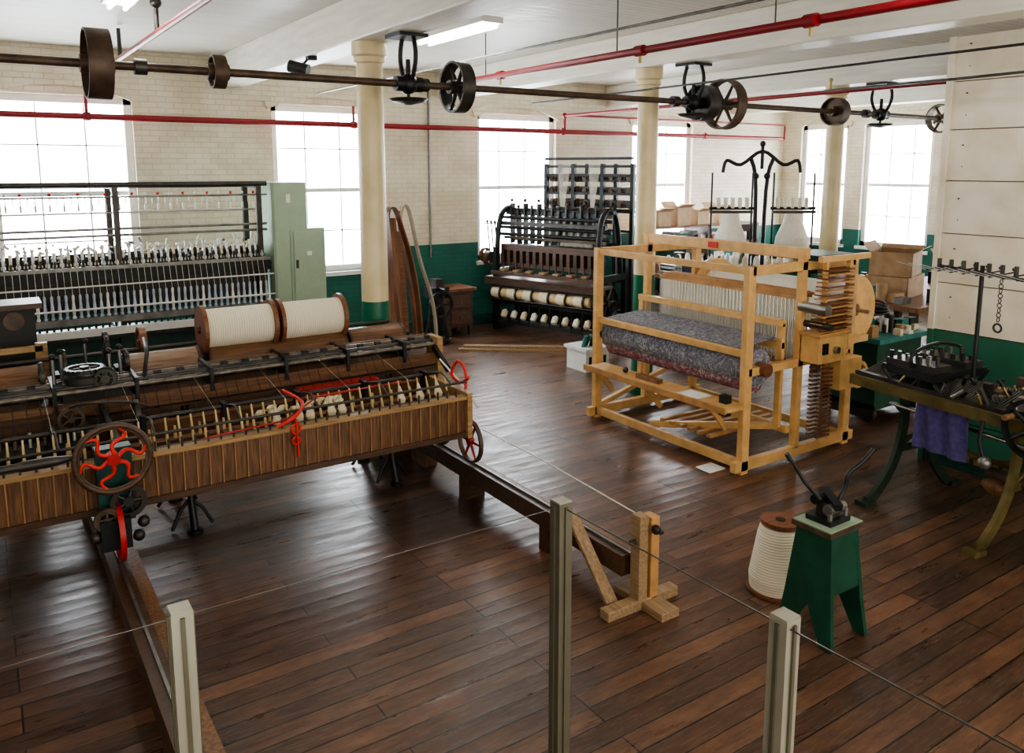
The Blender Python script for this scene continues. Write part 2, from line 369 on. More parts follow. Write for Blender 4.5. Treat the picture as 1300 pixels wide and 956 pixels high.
for x in BX[1:5]:
    o=B('shaft_hanger',(x,SY,BB))
    o.box('plate','iron_black',x-.06,x+.2,SY-.14,SY+.14,BB-.03,BB)
    xx=x+.08
    for sgn in(-1,1):
        pts=[]
        for k in range(9):
            f=k/8; pts.append((xx,SY+sgn*(.10+.06*math.sin(f*math.pi)-.04*f),BB-.02-(BB-SZ-.02)*f*.95))
        o.tube('arms','iron_black',pts,.02,7)
    o.cyl('bearing','iron_black',(xx-.12,SY,SZ),(xx+.12,SY,SZ),.062)
    o.sph('bearing','iron_black',(xx,SY,SZ),.085)
    o.cyl('bearing','iron_black',(xx,SY,SZ+.05),(xx,SY,SZ+.2),.02)
    o.tube('arms','iron_black',[(xx,SY,SZ-.05),(xx,SY,SZ-.14)],.015)
    o.lathe('drip_pan','iron_dark',(xx,SY,SZ-.17),(xx,SY,SZ-.12),[(0,.03),(.5,.13),(1,.165),(1.1,.15)],24)
    o.done()
# ---------------------------------------------------------------- pipes
o=B('red_sprinkler_pipe',(3,11.15,3.23))
o.cyl('main','red_pipe',(-5,11.15,3.23),(14.4,11.15,3.23),.04,n=10)
for x in(-1.5,1.25,4.7,8.5,12): o.cyl('fittings','red_pipe',(x-.04,11.15,3.23),(x+.04,11.15,3.23),.055,n=10); o.cyl('fittings','red_pipe',(x,11.15,3.23),(x,11.15,3.5 if x<8 else 3.3),.02,n=8)
o.done()
o=B('red_sprinkler_pipe',(8.5,11,3.5))
o.tube('main','red_pipe',[(8.55,11.15,3.27),(8.55,11.15,3.52)],.025)
o.tube('main','red_pipe',[(8.55,11.15,3.5),(8.55,1.0,3.5)],.027)
o.tube('main','red_pipe',[(8.55,11.0,3.5),(14.2,11.0,3.5),(14.2,11.0,3.2)],.02)
o.sph('valve','red_pipe',(8.55,11.15,3.5),.05)
for y in(9,6,4.2): o.cyl('heads','brass',(8.55,y,3.5),(8.55,y,3.62),.015,n=8); o.sph('heads','brass',(8.55,y,3.64),.025,8)
o.done()
o=B('red_sprinkler_pipe',(4.9,5,3.6))
o.tube('main','red_pipe',[(4.85,8.5,3.58),(4.85,8.0,3.6),(4.95,-2,3.62)],.034)
for y in(7.5,5.3,3.6,2.2): o.cyl('couplings','red_pipe',(4.87,y-.05,3.602),(4.87,y+.05,3.602),.047,n=10); o.cyl('couplings','brass',(4.87,y,3.6),(4.87,y,3.5),.013,n=8); o.cyl('hangers','iron_dark',(4.87,y+.3,3.6),(4.87,y+.3,CEIL),.006,n=6)
o.done()
o=B('red_sprinkler_pipe',(1.45,5,3.75))
o.cyl('main','red_pipe',(1.42,9.6,3.75),(1.52,-2,3.75),.028,n=10)
o.cyl('riser','iron_dark',(1.42,9.5,3.75),(1.42,9.5,4.05),.02,n=8); o.cyl('riser','iron_dark',(1.44,7.6,3.75),(1.44,7.6,4.0),.02,n=8); o.sph('riser','iron_dark',(1.44,7.6,4.0),.05)
o.done()
for pts,m_,r_ in(([(4.2,11.3,3.66),(4.2,6.5,3.66),(4.35,-2,3.66)],'steel_dull',.012),([(6.0,8.5,3.42),(6.1,-1,3.46)],'iron_dark',.011),([(6.05,11.38,1.2),(6.05,11.38,3.9)],'steel_dull',.018),([(7.6,5.4,3.42),(6.7,3.6,3.32),(6.6,1,3.34)],'iron_dark',.012)):
    o=B('electrical_conduit',pts[0]); o.tube('run',m_,pts,r_,6); o.done()
o=B('spotlight',(2.80,7.9,3.62)); o.cyl('can','black_matte',(2.70,7.95,3.60),(2.84,7.82,3.55),.06); o.cyl('stem','black_matte',(2.80,7.9,3.6),(2.90,7.9,3.70),.012); o.box('clamp','black_matte',2.86,2.95,7.86,7.94,3.66,3.70); o.done()
def lamp(x,y,L=1.4):
    o=B('fluorescent_light',(x,y,CEIL-.15))  # name shared by the visible fixtures and the added fill lamps
    o.box('housing','white_paint',x-.12,x+.12,y-L/2,y+L/2,CEIL-.12,CEIL-.06)
    for dx in(-.06,.06): o.cyl('tubes','lamp_tube',(x+dx,y-L/2+.03,CEIL-.145),(x+dx,y+L/2-.03,CEIL-.145),.018,n=10)
    for dy in(-.5,.5): o.cyl('hangers','steel',(x,y+dy,CEIL-.06),(x,y+dy,CEIL),.006,n=6)
    o.done()
for p in((4.2,7.3),(1.15,7.0),(4.4,2.2),(1.15,2.0),(5.6,1.2),(-1.5,4)): lamp(*p)  # first two are visible fixtures; the other four are added, unseen fill lamps
# ---------------------------------------------------------------- spinning mule
o=B('spinning_mule',(1.5,5.8,0))
X0,X1=-2.6,3.0
for x in(.574,3.15,-2.1):
    yn=3.40 if x>3 else 2.9
    o.box('rails','wood_dark',x-.08,x+.02,yn,6.7,.17,.30)
    o.box('rails','wood_mid' ,x+.03,x+.10,yn,6.6,.14,.26)
    o.box('rails','steel_dull',x-.03,x-.015,yn-.02,6.6,.30,.315)
    for y in((6.5,5.3,4.2) if x>3 else (6.5,5.0,3.4)): o.box('rails','wood_dark',x-.08,x+.10,y-.05,y+.05,0,.17)
    wx=3.10 if x>3 else x-.01
    for y in(5.22 if x>3 else 5.0,5.72): o.wheel('carriage_wheels','red_paint' if x<1 else 'iron_rust',(wx,y,.49),(1,0,0),.175,.03,.02,6,.035,'red_paint',spw=.011)
o.box('carriage','wood_mule_z',X0,X1,5.09,5.13,.60,.88)
o.box('carriage','wood_gold',X0,X1,5.06,5.14,.882,.905)
o.box('carriage','wood_dark',X0,X1,5.07,5.15,.585,.625)
o.box('carriage','wood_dark',X0,X1,5.13,5.78,.60,.64)
o.box('carriage','wood_mule',X0,X1,5.70,5.76,.60,.90)
o.box('carriage','wood_mule',X0,X1,5.42,5.50,.80,.85)
o.box('carriage','wood_dark',X0,X1,5.14,5.24,.83,.885)
for x in(X1-.02,.62,X0): o.box('carriage','wood_gold' if x>2 else 'wood_mule',x,x+.04,5.05,5.8,.58,.93)
for x in(X0+.9,-.4,1.3,2.1): o.beam('carriage','wood_mule',(x,5.14,.83),(x,5.74,.83),.04,.05)
x=X0+.05
i=0
while x<X1-.03:
    o.box('front_ribs','wood_rib',x-.004,x+.004,5.08,5.092,.625,.88)
    o.cyl('spindles','spindle_wood',(x+.03,5.26,.80),(x+.03,5.35,1.03),.013,.006,n=7)
    o.cyl('spindles','brass',(x+.03,5.255,.80),(x+.03,5.268,.83),.022,n=8)
    o.cyl('spindles','iron_dark',(x,5.10,.905),(x,5.10,.965),.007,n=6)
    if i%2: o.cyl('spindles','spindle_wood',(x+.03,5.46,.85),(x+.03,5.47,.93),.012,.008,n=6)
    o.cyl('drop_wires','iron_dark',(x,5.94,1.10),(x+.01,5.80,.93),.003,n=4)
    if 1.55<x<2.2 and i%3 or 2.45<x<2.9 and i%2 : o.lathe('cops','cream',(x+.03,5.275,.85),(x+.03,5.33,.99),[(0,.014),(.3,.034),(1,.008)],9)
    if i%6==0: o.cyl('yarn_ends','white_yarn',(x+.03,5.35,1.03),(x+.03,5.95,1.12),.001,n=4)
    x+=.078; i+=1
for k in range(14): x=1.5+random.random()*.7; y=5.5+random.random()*.15; o.lathe('cops','cream',(x,y,.88),(x+.08,y+.05,.89),[(0,.014),(.4,.026),(1,.008)],8)
for y,z,r in((5.16,.99,.010),(5.24,.965,.008),(5.60,.97,.014)): o.cyl('faller_rods','iron_dark',(X0,y,z),(X1+.03,y,z),r,n=8)
o.lathe('faller_rods','iron_dark',(-1.2,4.98,.99),(.40,4.98,.99),[(0,.02),(.8,.022),(.82,.03),(.9,.03),(1,.01)],10)
x=X0+.3
while x<X1:
    o.tube('faller_arms','iron_dark',[(x,5.60,.97),(x,5.45,1.02),(x,5.30,1.05),(x,5.16,.99)],.007,6)
    o.box('faller_arms','iron_black',x-.015,x+.015,5.55,5.65,.86,1.0); x+=.52
R0,R1=-2.6,3.22
o.box('roller_beam','wood_dark',R0,R1,5.98,6.22,.90,1.03)
o.box('roller_beam','wood_mule',R0,R1,5.95,5.99,.95,1.05)
o.box('roller_beam','wood_dark',R0,R1,5.93,5.96,.89,.94)
for y,z,r,mt in((5.97,1.12,.018,'roller_steel'),(6.03,1.135,.024,'iron_dark'),(6.11,1.15,.022,'roller_steel'),(6.20,1.15,.018,'wood_mule')):
    o.cyl('rollers',mt,(R0,y,z),(R1,y,z),r,n=10)
x=R0+.1
while x<R1-.05:
    o.cyl('roller_bosses','roller_steel',(x,5.97,1.12),(x+.04,5.97,1.12),.023,n=10)
    o.cyl('roller_bosses','iron_black',(x+.05,6.09,1.15),(x+.10,6.09,1.15),.027,n=10)
    x+=.156
for x in(.35,.85,1.35,1.9,2.4,2.9): o.box('roller_beam','iron_black',x-.012,x+.012,5.93,6.3,1.0,1.175)
for a,b_,mt in((-2.4,.30,'wood_mule'),(.84,1.36,'drum_grey'),(1.44,2.55,'wood_mule'),(2.6,3.1,'wood_mule')):
    o.cyl('creel_drums',mt,(a,6.45,1.10),(b_,6.45,1.10),.135,n=28)
    o.cyl('creel_drums','iron_dark',(a-.04,6.45,1.10),(b_+.04,6.45,1.10),.02,n=8)
    for q in(a,b_): o.band('creel_drums','wood_dark',(q,6.45,1.1),(1,0,0),.14,.10,.02)
o.box('roller_beam','wood_dark',R0,R1,6.35,6.60,.86,.95)
for x in(.40,.80,1.40,2.57,3.14): o.box('creel_stands','iron_black',x-.02,x+.02,6.38,6.52,.93,1.16)
o.cyl('creel_rod','iron_dark',(R0,6.66,1.22),(3.1,6.66,1.22),.016,n=8)
for a,b_ in((1.40,1.97),(2.0,2.56)):
    o.cyl('yarn_rolls','roll_x',(a+.03,6.47,1.36),(b_-.03,6.47,1.36),.155,n=32)
    for q in(a,b_-.03): o.cyl('yarn_rolls','wood_red',(q,6.47,1.36),(q+.03,6.47,1.36),.188,n=36)
    o.cyl('yarn_rolls','wood_dark',(a-.02,6.47,1.36),(b_+.02,6.47,1.36),.03,n=10)
o.box('headstock','iron_black',.40,.80,6.0,6.6,.93,1.10)
o.box('headstock','iron_dark',.46,.76,6.05,6.4,1.10,1.16)
for c,ax,R in(((.55,6.1,1.24),(0,0,1),.12),((.72,6.35,1.3),(1,0,0),.13),((.45,6.4,1.22),(1,0,0),.10),((.66,6.0,1.18),(0,1,0),.07),((.30,6.2,1.2),(1,0,0),.09),((.84,6.3,1.22),(1,0,0),.08)):
    o.wheel('gears','iron_dark',c,ax,R,.03,.02,5,.03,spw=.01)
    for t in range(24):
        d,u,v=basis(V(ax)); e=u*math.cos(t*math.pi/12)+v*math.sin(t*math.pi/12); cc=V(c)+e*R
        o.beam('gears','iron_dark',cc,cc+e*.012,.012,.028)
o.lathe('gears','iron_dark',(.55,6.1,1.16),(.55,6.1,1.24),[(0,.13),(.5,.13),(1,.05)],20)
for x,y in((.42,6.2),(.78,6.15),(.6,6.5),(.7,6.05),(.36,6.05)): o.cyl('headstock','steel_dull',(x,y,1.1),(x,y,1.36),.012,n=7); o.sph('headstock','iron_black',(x,y,1.36),.022,8)
o.tube('headstock','iron_black',[(.9,6.0,1.1),(.95,6.1,1.3),(1.0,6.5,1.33),(1.02,6.6,1.1)],.014)
o.wheel('gears','wood_red',(1.02,6.75,1.25),(1,0,0),.13,.05,.025,5,.03,spw=.012)
o.beam('headstock','iron_black',(.62,5.95,1.0),(.62,5.2,.93),.03,.05); o.beam('headstock','iron_black',(.50,5.95,.95),(.50,5.1,.88),.03,.04)
o.wheel('gears','iron_dark',(.80,5.7,.98),(1,0,0),.10,.03,.02,5,.02,spw=.008); o.wheel('gears','iron_rust',(.42,5.75,1.0),(0,1,0),.08,.03,.02,5,.02,spw=.008)
o.tube('headstock','iron_dark',arc([(.35,5.9,1.0),(.45,5.7,1.10),(.7,5.6,1.11),(.9,5.75,1.0)],3),.010)
o.box('headstock','wood_dark',.0,.45,5.85,5.95,.60,1.0); o.box('headstock','iron_black',-.4,.45,5.5,5.9,.86,.90)
for k in range(10): o.cyl('headstock',random.choice(['iron_dark','steel_dull','iron_rust']),(-.3+.08*k,5.6,.90),(-.3+.08*k,5.62,.94+.06*random.random()),.014,n=7)
o.box('gauge_box','black_matte',.05,.33,7.0,7.25,1.10,1.58); o.cyl('gauge_box','iron_rust',(.19,6.99,1.47),(.19,7.0,1.47),.07,n=20)
o.box('gauge_box','wood_dark',.0,.38,6.95,7.3,1.56,1.60); o.cyl('gauge_box','iron_dark',(.19,6.98,1.47),(.19,7.0,1.47),.03)
o.box('gauge_box','wood_mule_z',.08,.30,7.02,7.22,0,1.1)
o.box('gauge_box','wood_gold',.30,.38,6.75,6.8,.95,1.33); o.box('gauge_box','wood_gold',.0,.35,6.75,6.8,1.27,1.31)
o.box('end_frame','wood_gold',3.2,3.25,5.92,6.12,.82,1.18); o.box('end_frame','wood_mule_z',3.12,3.25,6.05,6.3,0,1.0)
o.beam('end_frame','iron_black',(3.18,5.95,1.1),(3.18,5.7,.95),.03,.05)
o.tube('end_frame','red_bright',arc([(3.05,5.2,.92),(3.08,5.25,1.05),(3.05,5.32,1.12),(3.04,5.4,1.0),(3.06,5.3,.95),(3.05,5.15,1.02)],3),.012)
o.tube('end_frame','white_yarn',[(3.1,5.7,1.05),(3.06,5.3,.95),(3.1,5.1,.8)],.008)
for x in(1.15,2.75,-1.1):
    for y,dy in((5.95,-.12),(6.4,.12)):
        o.tube('frame_legs','iron_black',[(x,y,.93),(x,y,.5),(x,y+dy*.4,.2),(x,y+dy,.02)],[.035,.028,.025,.03])
        o.cyl('frame_legs','iron_black',(x,y+dy,0),(x,y+dy,.03),.055)
        for s_ in(-1,1): o.tube('frame_legs','iron_black',[(x,y,.22),(x+s_*.08,y-.02,.14),(x+s_*.14,y+dy*.3,.015)],.014)
    o.beam('frame_legs','iron_black',(x,5.95,.5),(x,6.4,.5),.03,.05)
o.box('stretcher','wood_dark',R0,R1,6.3,6.36,.28,.36)
hc=V((.55,4.90,.97))
o.ring('hand_wheel','wood_dark',hc,(0,1,0),.195,.018,40,8); o.ring('hand_wheel','iron_rust',hc,(0,1,0),.178,.009,40,6); o.cyl('hand_wheel','red_paint',hc-V((0,.03,0)),hc+V((0,.05,0)),.035)
for i in range(6):
    t=i*math.pi/3+.3; pts=[]
    for k in range(11):
        f=k/10; rr=.03+.15*f; a=t+.28*math.sin(f*math.pi*2); pts.append(hc+V((math.cos(a)*rr,0,math.sin(a)*rr)))
    o.tube('hand_wheel','red_bright',pts,[.013-.004*k/10 for k in range(11)],7)
o.cyl('hand_wheel','iron_dark',hc,hc+V((0,.25,0)),.016)
o.box('wheel_bracket','green_dark',.47,.66,5.0,5.09,.55,1.0); o.box('wheel_bracket','iron_black',.46,.62,4.9,5.2,.42,.60)
o.wheel('wheel_bracket','iron_dark',(.62,4.96,.68),(0,1,0),.10,.03,.03,5,.03,spw=.012)
o.wheel('wheel_bracket','iron_rust',(.50,4.94,.60),(0,1,0),.07,.03,.03,4,.02,spw=.01)
for p in((.44,4.95,.5),(.66,4.93,.47),(.70,5.0,.52)): o.sph('wheel_bracket','iron_dark',p,.035)
x=1.66
o.beam('red_strap','red_bright',(x,5.045,.97),(x+.01,5.05,.70),.03,.008); o.tube('red_strap','red_bright',arc([(x-.12,5.06,.93),(x,5.05,.985),(x+.1,5.2,1.03),(x+.05,5.45,1.06)],3),.012); o.ring('red_strap','red_bright',(x,5.05,.90),(0,1,0),.03,.008,16,6); o.ring('red_strap','red_bright',(x,5.05,.82),(0,1,0),.025,.008,16,6)
o.box('red_tray','red_paint',1.95,2.6,5.80,5.92,.84,.94)
o.tube('red_strap','red_paint',[(1.1,5.1,.93),(1.6,5.08,.96),(1.9,5.3,1.02),(2.6,5.4,1.0)],.006)
o.done()
o=B('rail_stop_post',(3.2,3.33,0))
o.box('post','wood_plank',3.10,3.17,3.28,3.36,.0,.58); o.box('post','wood_loom_d',3.185,3.25,3.27,3.36,0,.56)
o.box('foot','wood_plank',2.86,3.42,3.27,3.35,0,.06); o.box('foot','wood_plank',3.12,3.26,3.10,3.52,0,.05)
o.beam('brace','wood_plank',(3.02,3.83,.42),(2.98,3.38,.03),.08,.03)
o.cyl('bolt','iron_dark',(3.06,3.32,.42),(3.32,3.32,.42),.015,n=8); o.sph('bolt','iron_black',(3.19,3.24,.5),.03)
o.done(bevel=.005)
o=B('drawing_rope',(3,4.3,.6)); o.tube('rope','white_yarn',[(3.08,5.0,.645),(3.15,4.3,.60),(3.17,3.38,.55)],.004,5); o.done()
# ---------------------------------------------------------------- ring spinning frame far left
o=B('ring_spinning_frame',(0,10,0))
A0,A1=-3.2,2.95
o.cyl('top_rails','iron_dark',(A0,9.7,2.43),(A1,9.7,2.43),.03,n=8); o.box('top_rails','iron_dark',A0,A1,10.25,10.3,2.38,2.44)
o.cyl('top_rails','steel_dull',(A0,9.7,2.30),(A1,9.7,2.30),.012,n=6); o.cyl('top_rails','steel',(A0,9.9,2.12),(A1,9.9,2.12),.012,n=6)
for z in(1.95,1.88): o.cyl('top_rails','steel_dull',(A0,9.75,z),(A1,9.75,z),.016,n=6)
for x in(-2.3,-.5,1.3,2.85):
    o.box('posts','iron_dark',x-.03,x+.03,9.68,9.74,0,2.45); o.box('posts','iron_dark',x-.03,x+.03,10.25,10.31,0,2.45); o.box('posts','iron_black',x-.03,x+.03,9.7,10.3,2.38,2.43)
    o.box('posts','green_dark',x-.06,x+.06,9.55,10.35,0,.85)
o.box('base','green_dark',A0,A1,9.65,10.25,.25,.80); o.box('drafting_beam','iron_black',A0,A1,9.66,10.1,1.40,1.52); o.box('drafting_beam','steel_dull',A0,A1,9.64,9.68,1.52,1.56)
o.box('drafting_beam','iron_dark',A0,A1,10.1,10.14,1.5,1.66)
o.box('spindle_rail','steel_dull',A0,A1,9.5,9.64,.96,1.03); o.box('spindle_rail','white_plastic',A0,A1,9.42,9.46,.84,.92); o.box('spindle_rail','iron_dark',A0,A1,9.44,9.7,.80,.85)
o.box('spindle_rail','iron_dark',A0,A1,9.80,9.84,1.03,1.40)
o.cyl('spindle_rail','white_plastic',(A0,9.55,1.36),(A1,9.55,1.36),.010,n=6); o.cyl('spindle_rail','white_plastic',(A0,9.52,1.12),(A1,9.52,1.12),.012,n=6)
x=A0+.05; i=0
while x<A1-.03:
    o.lathe('bobbins','bluewhite' if i%5 else 'paper',(x,9.56,1.03),(x,9.56,1.28),[(0,.020),(.08,.020),(.1,.012),(.35,.020),(.7,.012),(.9,.015),(1,.012)],7)
    o.cyl('bobbins','iron_dark',(x,9.56,.86),(x,9.56,.96),.014,n=6)
    o.cyl('hooks','steel',(x,9.7,2.30),(x,9.7,2.22),.006,n=5)
    if i%2==0: o.sph('hooks','red_bright' if i%4 else 'white_plastic',(x,9.7,2.33),.018,6); o.cyl('hooks','white_plastic',(x,9.7,2.22),(x,9.7,2.15),.012,n=6)
    o.tube('weight_arms','steel' if i%2 else 'iron_dark',[(x,9.66,1.54),(x,9.68,1.60+.03*random.random()),(x+.01,9.80,1.68+.04*random.random()),(x+.02,9.95,1.60)],.013,5)
    o.lathe('weight_arms','white_plastic' if i%4 else 'cream',(x,9.69,1.57),(x,9.72,1.72+.05*(i%2)),[(0,.024),(.15,.024),(.2,.014),(.85,.014),(.9,.02),(1,.02)],8)
    if i%3==0: o.box('weight_arms','iron_black',x-.02,x+.02,9.72,9.9,1.52,1.66); o.cyl('weight_arms','steel',(x,9.72,1.66),(x,9.72,1.80),.010,n=6)
    for q in range(3):
        zz=1.56+.24*random.random(); yy=9.7+.4*random.random(); o.cyl('weight_arms',random.choice(['steel','iron_dark','white_plastic','cream','steel_dull','white_plastic']),(x,yy,zz),(x+random.uniform(-.05,.05),yy,zz+random.uniform(-.04,.07)),.017,n=6)
    o.cyl('yarns','white_yarn',(x,9.66,1.55),(x,9.56,1.27),.0025,n=4)
    x+=.066; i+=1
for a,b_,zt in((2.98,3.40,2.44),(2.98,3.62,1.88)):
    o.box('end_cabinet','green_pale',a,b_,9.6,10.3,0 if zt<2 else 1.88,zt)
o.box('end_cabinet','green_pale_d',2.97,3.0,9.58,9.6,0,2.44); o.box('end_cabinet','green_pale_d',3.18,3.185,9.59,9.6,1.0,1.86); o.box('end_cabinet','green_pale',3.22,3.58,9.58,9.6,.9,1.84)
o.box('end_cabinet','iron_dark',3.24,3.27,9.57,9.58,1.4,1.5); o.box('end_cabinet','paper',3.38,3.44,9.575,9.58,1.55,1.6); o.box('end_cabinet','paper',3.15,3.2,9.595,9.6,2.2,2.3)
o.done()
# ---------------------------------------------------------------- leather belts by column
def strap(part,mat,pts,w,wd=(1,0,0),t=.012):
    wd=V(wd).normalized()
    for i in range(len(pts)-1):
        p=V(pts[i]);q=V(pts[i+1]); d=(q-p).normalized(); n=d.cross(wd).normalized()*t/2; ww=wd*w/2
        vs=[p-ww-n,p+ww-n,p+ww+n,p-ww+n,q-ww-n,q+ww-n,q+ww+n,q-ww+n]
        o.add(part,mat,vs,[(0,1,2,3),(7,6,5,4),(0,4,5,1),(1,5,6,2),(2,6,7,3),(3,7,4,0)])
o=B('leather_belt',(3.55,7.15,0))
strap('belt','leather',arc([(3.42,7.0,0),(3.40,7.05,1.0),(3.34,7.12,1.9),(3.36,7.2,2.18),(3.44,7.22,2.22),(3.50,7.2,2.05),(3.58,7.1,1.6),(3.62,7.05,1.0),(3.62,7.0,0)]),.10,(0,1,0))
strap('belt','wood_mid',[(3.48,7.3,0),(3.45,7.3,1.2),(3.40,7.3,2.12)],.18,(1,0,0),.03)
strap('belt','wood_red',[(3.62,7.34,0),(3.56,7.34,1.2),(3.50,7.34,1.98)],.12,(1,0,0),.03)
o.done()
o=B('leather_belt',(3.9,7.4,0))
strap('belt','pale_leather',arc([(3.60,7.42,2.1),(3.63,7.42,2.22),(3.70,7.42,2.18),(3.80,7.4,1.7),(3.96,7.4,1.15),(3.99,7.4,.5),(3.95,7.4,.0)]),.05,(0,1,0),.02)
strap('belt','leather',arc([(3.60,7.46,2.18),(3.66,7.46,1.7),(3.76,7.46,1.1),(3.8,7.46,0)]),.08,(0,1,0),.02)
o.done()
o=B('small_drawer_cabinet',(6.3,11,0))
o.box('case','wood_dark',6.0,6.45,10.75,11.25,.15,.72); o.box('top','wood_red',5.95,6.5,10.7,11.3,.72,.76)
for z in(.2,.46): o.box('drawers','loom_wood',6.05,6.4,10.73,10.75,z,z+.2); o.sph('drawers','brass',(6.22,10.72,z+.1),.02,8)
for x in(6.03,6.42):
    for y in(10.78,11.2): o.box('case','wood_dark',x-.03,x+.03,y-.03,y+.03,0,.15)
o.done()
vx,vy=5.66,10.5
o=B('bench_vise',(vx,vy,0))
o.cyl('stand','iron_black',(vx,vy,0),(vx,vy,.8),.05); o.cyl('stand','iron_black',(vx,vy,0),(vx,vy,.04),.2)
for s_ in(-1,1): o.beam('stand','iron_black',(vx+s_*.2,vy,0),(vx+s_*.05,vy,.6),.05,.05)
o.box('jaws','iron_black',vx-.14,vx+.14,vy-.15,vy+.15,.7,.86); o.box('jaws','iron_dark',vx-.05,vx+.08,vy-.1,vy+.1,.86,.98); o.wheel('wheel','iron_black',(vx-.02,vy-.2,.62),(0,1,0),.2,.04,.03,5,.04,spw=.014)
o.cyl('screw','iron_dark',(vx,vy-.3,.85),(vx,vy+.1,.85),.02); o.done()
o=B('lumber_planks',(6.4,9.9,0))
for a,b_ in((((5.7,9.9,.015),(7.2,8.8,.015)),((5.95,9.95,.015),(7.22,8.95,.015)),((5.8,9.92,.048),(7.0,9.0,.048)))): o.beam('planks','wood_plank',a,b_,.11,.03)
o.done()
# ---------------------------------------------------------------- power loom at the back
o=B('power_loom',(7.55,9.05,0),math.radians(108),world=False)
W=2.0
for x in(.04,W-.04):
    o.box('side_frames','iron_black',x-.035,x+.035,-.95,-.04,.0,.10)
    for y in(-.08,-.9): o.box('side_frames','iron_black',x-.035,x+.035,y-.05,y+.05,0,1.35)
    o.box('side_frames','iron_black',x-.035,x+.035,-.95,-.04,.9,1.0)
    o.tube('side_frames','iron_black',arc([(x,-.1,1.0),(x,-.12,1.5),(x,-.2,1.85),(x,-.4,1.98),(x,-.6,1.85),(x,-.7,1.4),(x,-.75,1.0)],3),.045)
o.cyl('cloth_roll','spindle_wood',(.12,-.06,.62),(W-.12,-.06,.62),.085,n=20)
for i in range(6):
    x=.2+i*.32; o.cyl('cloth_roll','iron_dark',(x,-.06,.62),(x+.03,-.06,.62),.11,n=20); o.lathe('cloth_roll','cream',(x+.03,-.06,.62),(x+.2,-.06,.62),[(0,.1),(.6,.1),(1,.085)],18)
for i in range(9):
    x=.18+i*.2; o.lathe('lower_bobbins','white_yarn' if i%2 else 'cream',(x,-.02,.22),(x,-.1,.34),[(0,.02),(.1,.05),(.8,.05),(1,.02)],10); o.cyl('lower_bobbins','iron_black',(x+.09,-.05,.12),(x+.09,-.05,.44),.015,n=6)
o.box('beams','iron_dark',.05,W-.05,-.14,-.04,.12,.18); o.box('beams','iron_black',.0,W,-.2,-.05,.44,.50); o.box('beams','iron_black',.05,W-.05,-.6,-.55,.1,.8)
o.box('beams','iron_rust',.05,W-.05,-.3,-.2,.74,.80); o.cyl('beams','iron_dark',(.0,-.02,.72),(W,-.02,.72),.018,n=8); o.cyl('beams','iron_dark',(.0,.0,.52),(W,.0,.52),.014,n=8)
o.box('shelf','loom_wood',-.15,W+.1,-.22,.06,.84,.88); o.box('shelf','wood_dark',-.15,W+.1,-.02,.06,.76,.86); o.box('shelf','loom_wood',-.05,W,-.02,.03,.92,.97)
o.box('shuttle_beam','loom_wood',.05,W-.05,-.28,-.18,1.04,1.10); o.box('shuttle_beam','loom_wood',.05,W-.05,-.28,-.18,1.30,1.40); o.box('shuttle_beam','iron_black',.05,W-.05,-.34,-.30,1.04,1.4)
for i in range(15):
    x=.1+i*.129; o.box('shuttle_beam','wood_dark' if i%2 else 'loom_wood',x-.03,x+.03,-.3,-.16,1.08,1.30)
    if i%2: o.box('shuttle_beam','wood_gold',x-.05,x+.05,-.14,.0,.98,1.01)
    o.cyl('shuttle_beam','steel_dull',(x,-.14,.97),(x,.0,.97),.012,n=6); o.cyl('shuttle_beam','iron_dark',(x+.06,-.1,.97),(x+.06,-.12,1.12),.014,n=6)
for z,y in((1.55,-.3),(1.66,-.33),(1.82,-.35),(1.95,-.4),(1.45,-.6)): o.cyl('harness_bars','iron_black',(-.05,y,z),(W+.05,y,z),.028,n=8)
o.box('harness_bars','iron_black',0,W,-.45,-.38,1.86,1.96); o.box('harness_bars','iron_rust',.05,W-.05,-.3,-.26,1.48,1.52); o.box('harness_bars','iron_dark',0,W,-.3,-.22,1.70,1.76)
for i in range(14): 
    x=.12+i*.135; o.box('harness_bars','iron_dark',x-.015,x+.015,-.45,-.35,1.4,1.95+.1*(i%2)); o.sph('harness_bars','iron_rust',(x,-.38,2.0+.1*(i%2)),.03,6)
for i in range(50):
    x=.25+i*.012; o.cyl('warp','white_yarn',(x,-.27,1.42),(x+.1,-.62,1.95),.003,n=4)
o.box('warp','bluewhite',.25,.95,-.55,-.54,1.45,1.90)
o.wheel('gears','iron_dark',(-.02,-.3,.6),(1,0,0),.28,.05,.03,6,.05,spw=.016); o.wheel('gears','iron_dark',(W+.06,-.35,.65),(1,0,0),.32,.05,.03,6,.05,spw=.016)
o.wheel('gears','iron_rust',(W+.13,-.1,1.15),(1,0,0),.12,.08,.03,5,.04,spw=.012); o.wheel('gears','wood_red',(W+.26,-.15,1.2),(1,0,0),.12,.06,.03,5,.04,spw=.012)
o.cyl('gears','iron_dark',(W,-.12,1.17),(W+.30,-.12,1.17),.02)
for x in(W+.02,W+.10,W+.18): o.cyl('levers','iron_dark',(x,-.2,1.1),(x+.03,-.15,1.75),.012,n=6); o.sph('levers','iron_black',(x+.03,-.15,1.75),.025,6)
JA,JB=-.15,1.45
for x in(JA,.38,.92,JB):
    for y in(-.75,-1.15): o.box('jacquard_frame','iron_black',x-.03,x+.03,y-.03,y+.03,0,2.68)
for z in(2.64,2.50,2.22,1.95):
    for y in(-.75,-1.15): o.box('jacquard_frame','iron_black',JA,JB,y-.02,y+.02,z-.02,z+.02)
    for x in(JA,.38,.92,JB): o.box('jacquard_frame','iron_black',x-.02,x+.02,-1.15,-.75,z-.02,z+.02)
